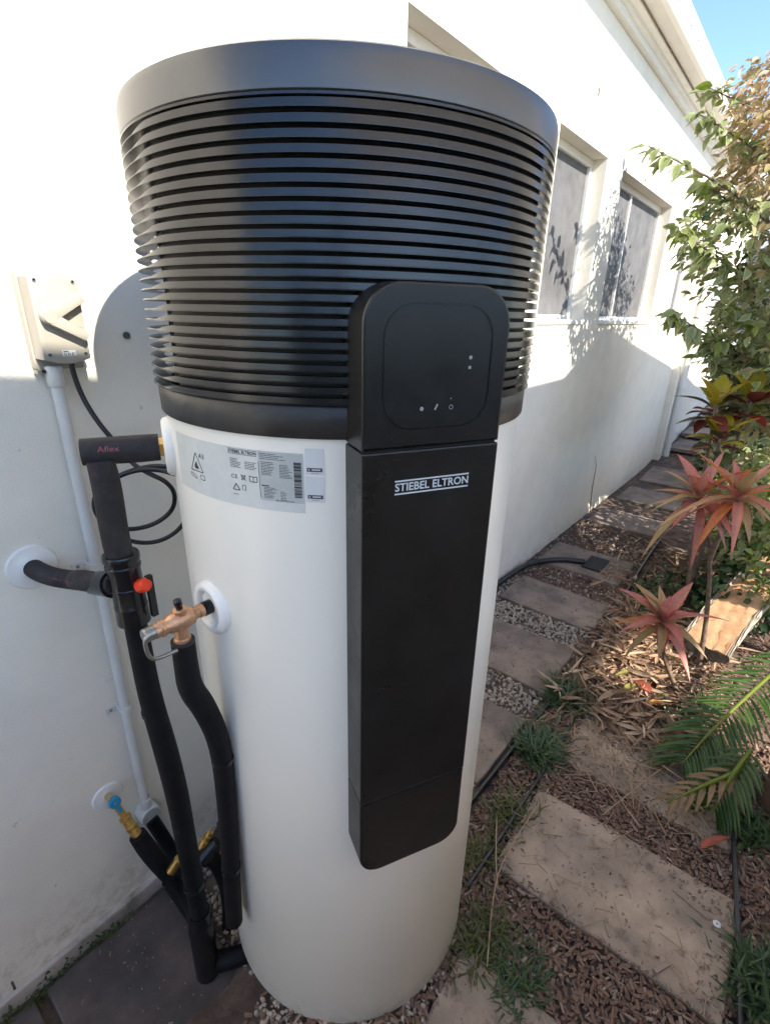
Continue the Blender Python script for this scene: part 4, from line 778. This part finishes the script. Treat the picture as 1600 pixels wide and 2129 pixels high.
MB().tube([shb, shb+(-.02, .06, .6), shb+(-.05, .12, 1.1), (4.15, .12, 1.7)], [.04, .034, .028, .018], 10, smoothpath=2).build('trunk', mm['bark'], sh_, 180)
MB().tube([shb+(.12, -.05, 0), shb+(.2, -.06, .7), (4.5, .05, 1.5), (4.6, .2, 2.3)], [.032, .028, .022, .01], 10, smoothpath=2).build('trunk', mm['bark'], sh_, 180)
tips = [(3.15, 1345, 302, 2.0), (3.3, 1395, 470, 1.6), (3.35, 1385, 645, 1.2), (3.6, 1465, 735, 1.0), (3.5, 1450, 235, 2.2), (3.7, 1455, 380, 1.9), (3.5, 1490, 640, 1.5), (3.7, 1480, 700, 1.2), (3.9, 1470, 180, 2.4)]
LT, LD, LSz, LK = [], [], [], []
q = np.random.RandomState(21)
for (x, u, v, z0) in tips:
    e = onX(x, u, v); st = np.array((4.15, .15, z0)); mdp = (st+e)/2+(0, .0, .08); limb([st, mdp, e], [.012, .008, .0025])
    n = 75 if u > 1360 else 34
    for k in range(n):
        t = q.uniform(.42, 1.0)**.8 if u > 1360 else q.uniform(.62, 1); p = st*(1-t)**2+2*mdp*t*(1-t)+e*t*t; dd = nrm(e-st)*.5+q.normal(0, .6, 3); dd = nrm(dd); LT.append(p+dd*q.uniform(.005, .05)*(1.9-t)); LD.append(dd); LSz.append(q.uniform(.035, .085)*(1.15 if u < 1400 else 1)); LK.append(0 if q.rand() < .85 else 2)
def blob(c, rad, n, ls, seed, kfun):
    T, d, s = crown(c, rad, n, ls, seed)
    for i in range(n): LT.append(T[i]); LD.append(d[i]); LSz.append(s[i]); LK.append(kfun(T[i]))
kf = lambda p: (3 if q.rand() < .22+(p[2]-2.6)*.8 else 1) if p[2] > 2.35 else (1 if q.rand() < .25+.4*max(0, p[2]-1.9) else (2 if q.rand() < .08 else (4 if q.rand() < .10 else 0)))
blob((4.15, .30, 2.55), (.75, .46, .42), 2300, (.03, .07), 31, kf)
blob((4.05, .52, 2.80), (.48, .26, .26), 1100, (.025, .06), 36, kf)
blob((3.9, .47, 2.15), (.5, .36, .36), 1000, (.035, .08), 32, kf)
blob((4.2, .15, 1.8), (.75, .42, .42), 1500, (.04, .09), 33, kf)
blob((4.15, .10, 1.35), (.75, .36, .36), 2300, (.04, .09), 34, kf)
blob((4.7, .45, 1.55), (.4, .22, .3), 800, (.035, .075), 35, kf)
LT, LD, LSz, LK = np.array(LT), np.array(LD), np.array(LSz), np.array(LK)
KM = ['lf_var', 'lf_olive', 'lf_lime', 'lf_pink', 'lf_dark']
# the 260 leaves that stand nearest the lens on the outside are parts of their own, the rest one mass
key = LT[:, 0]*1.0-LSz*12+(LT[:, 1] < .1)*.6-LT[:, 1]*.8; idx = np.argsort(key)[:260]; own = np.zeros(len(LT), bool); own[idx] = True
lfm = {}
for nm, mk in (('g', 'shrubleaf'), ('p', 'shrubpink'), ('l', 'lf_lime'), ('d', 'lf_dark')):
    me = bpy.data.meshes.new('leaf'); V, F, e = leaf_tpl(5, .26, .35, .25); me.from_pydata(V.tolist(), [], F); a = me.attributes.new('edge', 'FLOAT', 'POINT'); a.data.foreach_set('value', e.astype(np.float32)); me.materials.append(mm[mk]); me.shade_smooth(); lfm[nm] = me
for i in idx:
    o = bpy.data.objects.new('leaf', lfm['gplpd'[LK[i]] if LK[i] != 1 else 'g']); col.objects.link(o); o.parent = sh_; o.location = tuple(LT[i]-shb)
    dd = LD[i]; o.rotation_euler = (q.normal(0, .5), q.normal(.35, .4), math.atan2(dd[1], dd[0])+q.normal(0, .5)); s = LSz[i]*1.15; o.scale = (s, s, s)
for k in range(5):
    mk = (~own) & (LK == k)
    if mk.sum(): tag(leaves('crown', LT[mk], LD[mk], LSz[mk], mm[KM[k]], sh_, 40+k), kind='stuff')
# lower mass of variegated ground shrub and dark creeper
def bush(name, base, blobs, label, cat, mats, ls, seed, group=None, stems=3):
    b_ = empty(name, base, label, cat, group); T, D, S = [], [], []
    for j, (c, rad, n) in enumerate(blobs):
        t_, d_, s_ = crown(c, rad, n, ls, seed+j, .35); k = t_[:, 2] > .02; T.append(t_[k]); D.append(d_[k]); S.append(s_[k])
        for w_ in range(stems): MB().tube([(c[0]+.1*(w_-1), c[1]-.03*w_, -.01), (c[0]+.05*w_, c[1], c[2]*.6+.02), (c[0]+.2*(w_-1), c[1]+.05*w_, c[2]+rad[2]*.6)], [.009, .007, .003], 6, smoothpath=1).build('stem', mm['bark'], b_, 180)
    T, D, S = np.concatenate(T), np.concatenate(D), np.concatenate(S); q2 = np.random.RandomState(seed); pick = q2.randint(0, len(mats), len(T))
    for k, mk in enumerate(mats): tag(leaves('crown', T[pick == k], D[pick == k], S[pick == k], mm[mk], b_, seed+k), kind='stuff')
    return b_
bush('variegated_bush', (4.7, .1, 0), [((4.7, .18, .55), (.65, .30, .38), 1300), ((4.2, .02, .42), (.5, .28, .36), 900)], 'cream and green variegated bush below the tall shrub, behind the cordylines', 'bush', ['lf_var', 'lf_var', 'lf_green', 'lf_olive'], (.04, .085), 60)
bush('hedge_bush', (3.75, -.02, 0), [((3.8, .06, .58), (.42, .24, .34), 1100), ((3.45, -.14, .38), (.36, .20, .28), 700)], 'bright green and cream leafy bush behind the taller cordyline and log', 'bush', ['lf_var', 'lf_green', 'lf_lime', 'lf_var'], (.035, .075), 66)
bush('creeper', (3.55, .0, 0), [((3.55, .0, .16), (.55, .25, .24), 900), ((3.3, .35, .06), (.35, .2, .12), 260)], 'dark green creeper on the ground behind the cut log', 'creeper', ['lf_dark', 'lf_green', 'lf_dark'], (.03, .07), 70)
bush('low_bush', (6.4, .35, 0), [((6.2, .38, .35), (.7, .32, .4), 900), ((7.4, .4, .6), (.8, .35, .6), 800)], 'green bush lining the far end of the path', 'bush', ['lf_green', 'lf_var', 'lf_dark'], (.06, .12), 80)
# grass and weeds
def tuft(base, n, h, sp, m, label, seed, name='grass_tuft', cat='grass', group='grass tufts by the edging'):
    q2 = np.random.RandomState(seed); P = np.array(base)[None]+np.c_[q2.normal(0, sp, n), q2.normal(0, sp*.7, n), np.zeros(n)]; tv, tf, te = leaf_tpl(3, .045, .3, .45)
    return tag(scatter(name, tv, tf, rotmats(q2.uniform(0, 6.28, n), -q2.uniform(.35, 1.25, n), q2.normal(0, .3, n)), np.c_[(q2.uniform(.6, 1.2, n)*h,)*3].T if False else np.repeat((q2.uniform(.6, 1.2, n)*h)[:, None], 3, 1), P, m, attr=te), label, cat, group)
for i, (u, v, n, h, sp, m, lab) in enumerate(((1178, 1455, 420, .10, .045, 'lf_grass', 'dark green grass tuft between the edging strips nearest the leaf litter'), (1120, 1565, 380, .10, .05, 'lf_grass', 'dark green grass tuft between the edging strips, beside the dark paver'), (1060, 1700, 240, .07, .05, 'lf_weed', 'yellowish weeds between the edging strips beside the tank'), (1000, 1790, 200, .06, .04, 'lf_weed', 'mossy weeds at the end of the edging next to the tank'), (1000, 1960, 420, .06, .05, 'lf_weed', 'yellow green weeds at the foot of the tank on the right'), (1075, 2040, 360, .055, .05, 'lf_grass', 'dark weeds between the large paver and the bottom paver'), (1590, 2060, 420, .10, .05, 'lf_grass', 'grass tuft at the bottom right beyond the irrigation pipe'), (1575, 1740, 160, .09, .04, 'lf_green', 'small green plant under the stump beside the irrigation pipe'), (1340, 1245, 120, .08, .06, 'lf_weed', 'dry weeds on the far end of the edging'), (1440, 1490, 200, .10, .06, 'lf_green', 'green weeds at the foot of the shorter cordyline'))):
    tuft(onZ(.0, u, v), n, h, sp, mm[m], lab, 90+i)
for i, (u, v, n, sp) in enumerate(((215, 1985, 160, .03), (120, 2050, 130, .03), (30, 2110, 130, .03))):
    p = onY(WY-.035, u, v); p[2] = gz(p[0], p[1]); q2 = np.random.RandomState(200+i); P = p[None]+np.c_[q2.normal(0, sp*1.3, n), -np.abs(q2.normal(0, .016, n)), np.abs(q2.normal(0, .022, n))]
    tag(scatter('moss_clump', SV, SF, rotmats(q2.uniform(0, 6.28, n), q2.uniform(-1, .3, n), q2.normal(0, .5, n)), np.repeat(q2.uniform(.008, .018, n)[:, None], 3, 1), P, mm['moss'], attr=SE), ['mossy green weed on the footing nearest the brass tap', 'mossy green weed midway along the footing at the left', 'mossy weed on the footing at the bottom left corner'][i], 'moss', 'moss on the footing', kind='stuff')
# cut palm fronds
def frond(P, n, ll, label, m, seed, dry=0, wd=.017, sweep=.75):
    r = random.Random(seed); P = [np.array(p) for p in P]; fr = empty('palm_frond', P[0], label, 'frond', 'cut palm fronds'); MB().tube(P, [.009, .007, .0025], 8, smoothpath=2).build('midrib', mm['lf_lime'], fr, 180)
    def at(t): return P[0]*(1-t)**2+2*P[1]*t*(1-t)+P[2]*t*t
    for k in range(n):
        t = .06+.94*k/n; p = at(t); tg = nrm(at(min(1, t+.02))-at(t-.02)); sd = nrm(np.cross(tg, (0, 0, 1)))
        for sgn in (-1, 1):
            sw = sweep+.5*t; d = nrm(sd*sgn+tg*sw+np.array((0, 0, r.uniform(.02, .32)))); leafobj('leaflet', p, d, (0, 0, 1), ll*(.6+.55*math.sin(math.pi*(.12+.8*t)))*r.uniform(.85, 1.1), wd*r.uniform(.8, 1.2), .9, r.uniform(.1, .35), mm['lf_palmdry' if r.random() < dry else m], fr, seg=5, cols=3)
g1 = [onZ(.30, 1660, 1350), onZ(.20, 1505, 1490), onZ(.08, 1415, 1590)]
frond(g1, 34, .19, 'large green palm frond lying on the mulch at the right', 'lf_palm', 3)
frond([onZ(.18, 1560, 1560), onZ(.18, 1515, 1620), onZ(.05, 1480, 1690)], 13, .13, 'small bright green palm frond below the large one', 'lf_palm', 6, sweep=.9)
frond([onZ(.16, 1570, 1590), onZ(.17, 1480, 1625), onZ(.09, 1385, 1670)], 9, .095, 'yellowed dry palm frond tip beneath the green fronds', 'lf_palmdry', 8, dry=.8, sweep=1.3)
# ---------------------------------------------------------------- cut logs
def log(A, B, up_, r0, label, flat_=True):
    A, B = np.array(A), np.array(B); t = nrm(B-A); s = nrm(np.cross(up_, t)); u = np.cross(t, s); L3 = np.linalg.norm(B-A); e = empty('log', (A+B)/2-u*r0*.55, label, 'log', 'cut logs')
    rr = random.Random(12); V = []; n = 14; ns = 14
    for i in range(ns+1):
        p = A+t*L3*i/ns+s*.05*math.sin(i/ns*2.6)
        for k in range(n+1):
            a = math.pi+math.pi*k/n; w_ = r0*(1+.05*math.sin(i*1.7+k)+rr.uniform(-.03, .03)); V.append(p+s*math.cos(a)*w_+u*math.sin(a)*w_*.72)
    F = [(i*(n+1)+k, (i+1)*(n+1)+k, (i+1)*(n+1)+k+1, i*(n+1)+k+1) for i in range(ns) for k in range(n)]+[tuple(range(n+1)), tuple(range((ns+1)*(n+1)-1, ns*(n+1)-1, -1))]
    MB().add(V, F).build('bark', mm['barkgrey'], e, 60)
    def face(f0, f1, h, name, m):
        V = []; nn = 10
        for i in range(ns+1):
            p = A+t*L3*i/ns+s*.05*math.sin(i/ns*2.6)
            for k in range(nn+1): c = f0+(f1-f0)*k/nn; V.append(p+s*c*r0+u*(h+.006*math.sin(i*2.1+k*1.3)+.004*math.sin(k*4+i)))
        V += [v-u*.02 for v in V]; N1 = (ns+1)*(nn+1); F = []
        for i in range(ns):
            for k in range(nn): a = i*(nn+1)+k; F += [(a, a+1, a+nn+2, a+nn+1), (N1+a, N1+a+nn+1, N1+a+nn+2, N1+a+1)]
        for i in range(ns): a = i*(nn+1); F += [(a, a+nn+1, N1+a+nn+1, N1+a), (a+nn, N1+a+nn, N1+a+2*nn+1, a+2*nn+1)]
        for k in range(nn): a = ns*(nn+1)+k; F += [(k, N1+k, N1+k+1, k+1), (a, a+1, N1+a+1, N1+a)]
        MB().add(V, F).build(name, m, e, 60)
    face(-.86, .80, .008, 'cut_face', mm['cutwood']); face(-1.0, -.865, .003, 'sapwood', mm['sapwood']); face(.805, 1.0, .003, 'sapwood', mm['sapwood'])
    return e
lu = nrm((-.45, .1, .9))
log(onX(2.70, 1462, 1345), onX(3.62, 1660, 1160), nrm((-.60, .30, .75)), .12, 'half log with a fresh orange cut face lying behind the cordylines')
# stump at the right edge
e = empty('stump', onX(1.95, 1600, 1690), 'brown cut stump with a pale rim at the right edge below the fronds', 'stump')
c0 = onZ(.0, 1640, 1700); axs = nrm((.30, -.06, 1))
MB().lathe([(.0, -.02), (.080, -.02), (.092, .0), (.100, .05), (.104, .14), (.106, .30), (.103, .304), (.0, .304)], c0, axs, n=26).build('stump_body', mm['brownwood'], e, 45)
MB().lathe([(.094, .300), (.1075, .298), (.1080, .308), (.094, .310)], c0, axs, n=26, closed=True).build('rim', mm['cutwood'], e, 45)
# individually visible fallen leaves
for i, (u, v, L3, wd, yaw, m, lab) in enumerate(((1330, 1395, .17, .035, 2.5, 'fell_g', 'yellow green fallen leaf on the leaf litter'), (1325, 1425, .12, .045, 2.7, 'fell_g', 'broad green fallen leaf below the shorter cordyline'), (1352, 1440, .10, .05, 1.1, 'fell_r', 'curled red fallen leaf below the shorter cordyline'), (1345, 1468, .13, .04, -.6, 'fell_o', 'orange fallen leaf at the foot of the shorter cordyline'), (1455, 1765, .14, .03, -.5, 'fell_r', 'long brown pod lying on the mulch beside the irrigation pipe'))):
    p = onZ(.05, u, v); o = leafobj('fallen_leaf', p, (math.cos(yaw), math.sin(yaw), .15), (0, .3, 1), L3, wd, .5, .2, mm[m], None); tag(o, lab, 'leaf', 'fallen leaves')
p = onZ(.026, 1490, 1921); tag(MB().lathe([(.003, 0), (.011, 0), (.0105, .002), (.003, .0025)], (p[0], p[1], .0235), n=14, closed=True).build('washer', mm['sticker'], None, 40), 'small pale disc lying on the large paver', 'disc')
for i, (u, v, a, lab) in enumerate(((1262, 1932, .6, 'pale wood sliver in the middle of the large paver'), (1375, 2012, -.5, 'large pale wood chip at the lower end of the large paver'), (1432, 1880, 1.35, 'thin upright looking stick on the large paver near the pipe'))):
    p = onZ(.024, u, v); c, s = math.cos(a), math.sin(a); ll = (.022, .026, .05)[i]; ww = (.004, .006, .0016)[i]
    tag(MB().bbox((-ll, -ww, 0), (ll, ww, .005), .0015, np.array(((c, -s, 0), (s, c, 0), (0, 0, 1))), (p[0], p[1], .0225)).build('wood_sliver', mm['chip2'], None), lab, 'wood chip', 'loose wood slivers')
# ---------------------------------------------------------------- beyond the house
fh = empty('neighbour_house', (17, 1.0, .5), 'pale house with a grey roof far beyond the end of the path', 'house')
V, F = wall_cells(15.8, 22, .2, 3.3, -3, 5, []); link('wall', V, F, mm['farwall'], fh)
MB().add([(15.4, -3.4, 3.25), (15.4, 5.4, 3.25), (22.4, 5.4, 3.25), (22.4, -3.4, 3.25), (18.9, -1, 4.6), (18.9, 3, 4.6)], [(0, 3, 2, 1), (0, 1, 5, 4), (1, 2, 5), (2, 3, 4, 5), (3, 0, 4)]).build('roof', mm['farroof'], fh)
for y in (-1.6, .4, 1.5): MB().bbox((15.76, y, 1.5), (15.799, y+.8, 2.5), .01).build('window', mm['shade_dark'], fh)
sd = empty('garden_shed', (12.6, 1.2, .55), 'small white shed with dark windows at the end of the path', 'shed')
MB().bbox((12.4, .95, .5), (13.4, 1.75, 1.12), .01).build('wall', mm['farwall'], sd)
MB().add([(12.3, .88, 1.121), (12.3, 1.82, 1.121), (13.5, 1.82, 1.121), (13.5, .88, 1.121), (12.55, 1.05, 1.3), (12.55, 1.65, 1.3), (13.3, 1.65, 1.3), (13.3, 1.05, 1.3)], [(0, 3, 2, 1), (4, 5, 6, 7), (0, 1, 5, 4), (1, 2, 6, 5), (2, 3, 7, 6), (3, 0, 4, 7)]).build('roof', mm['farwall'], sd)
for y in (1.0, 1.25, 1.5): MB().bbox((12.385, y, .72), (12.399, y+.2, 1.0), .002).build('window', mm['shade_dark'], sd)
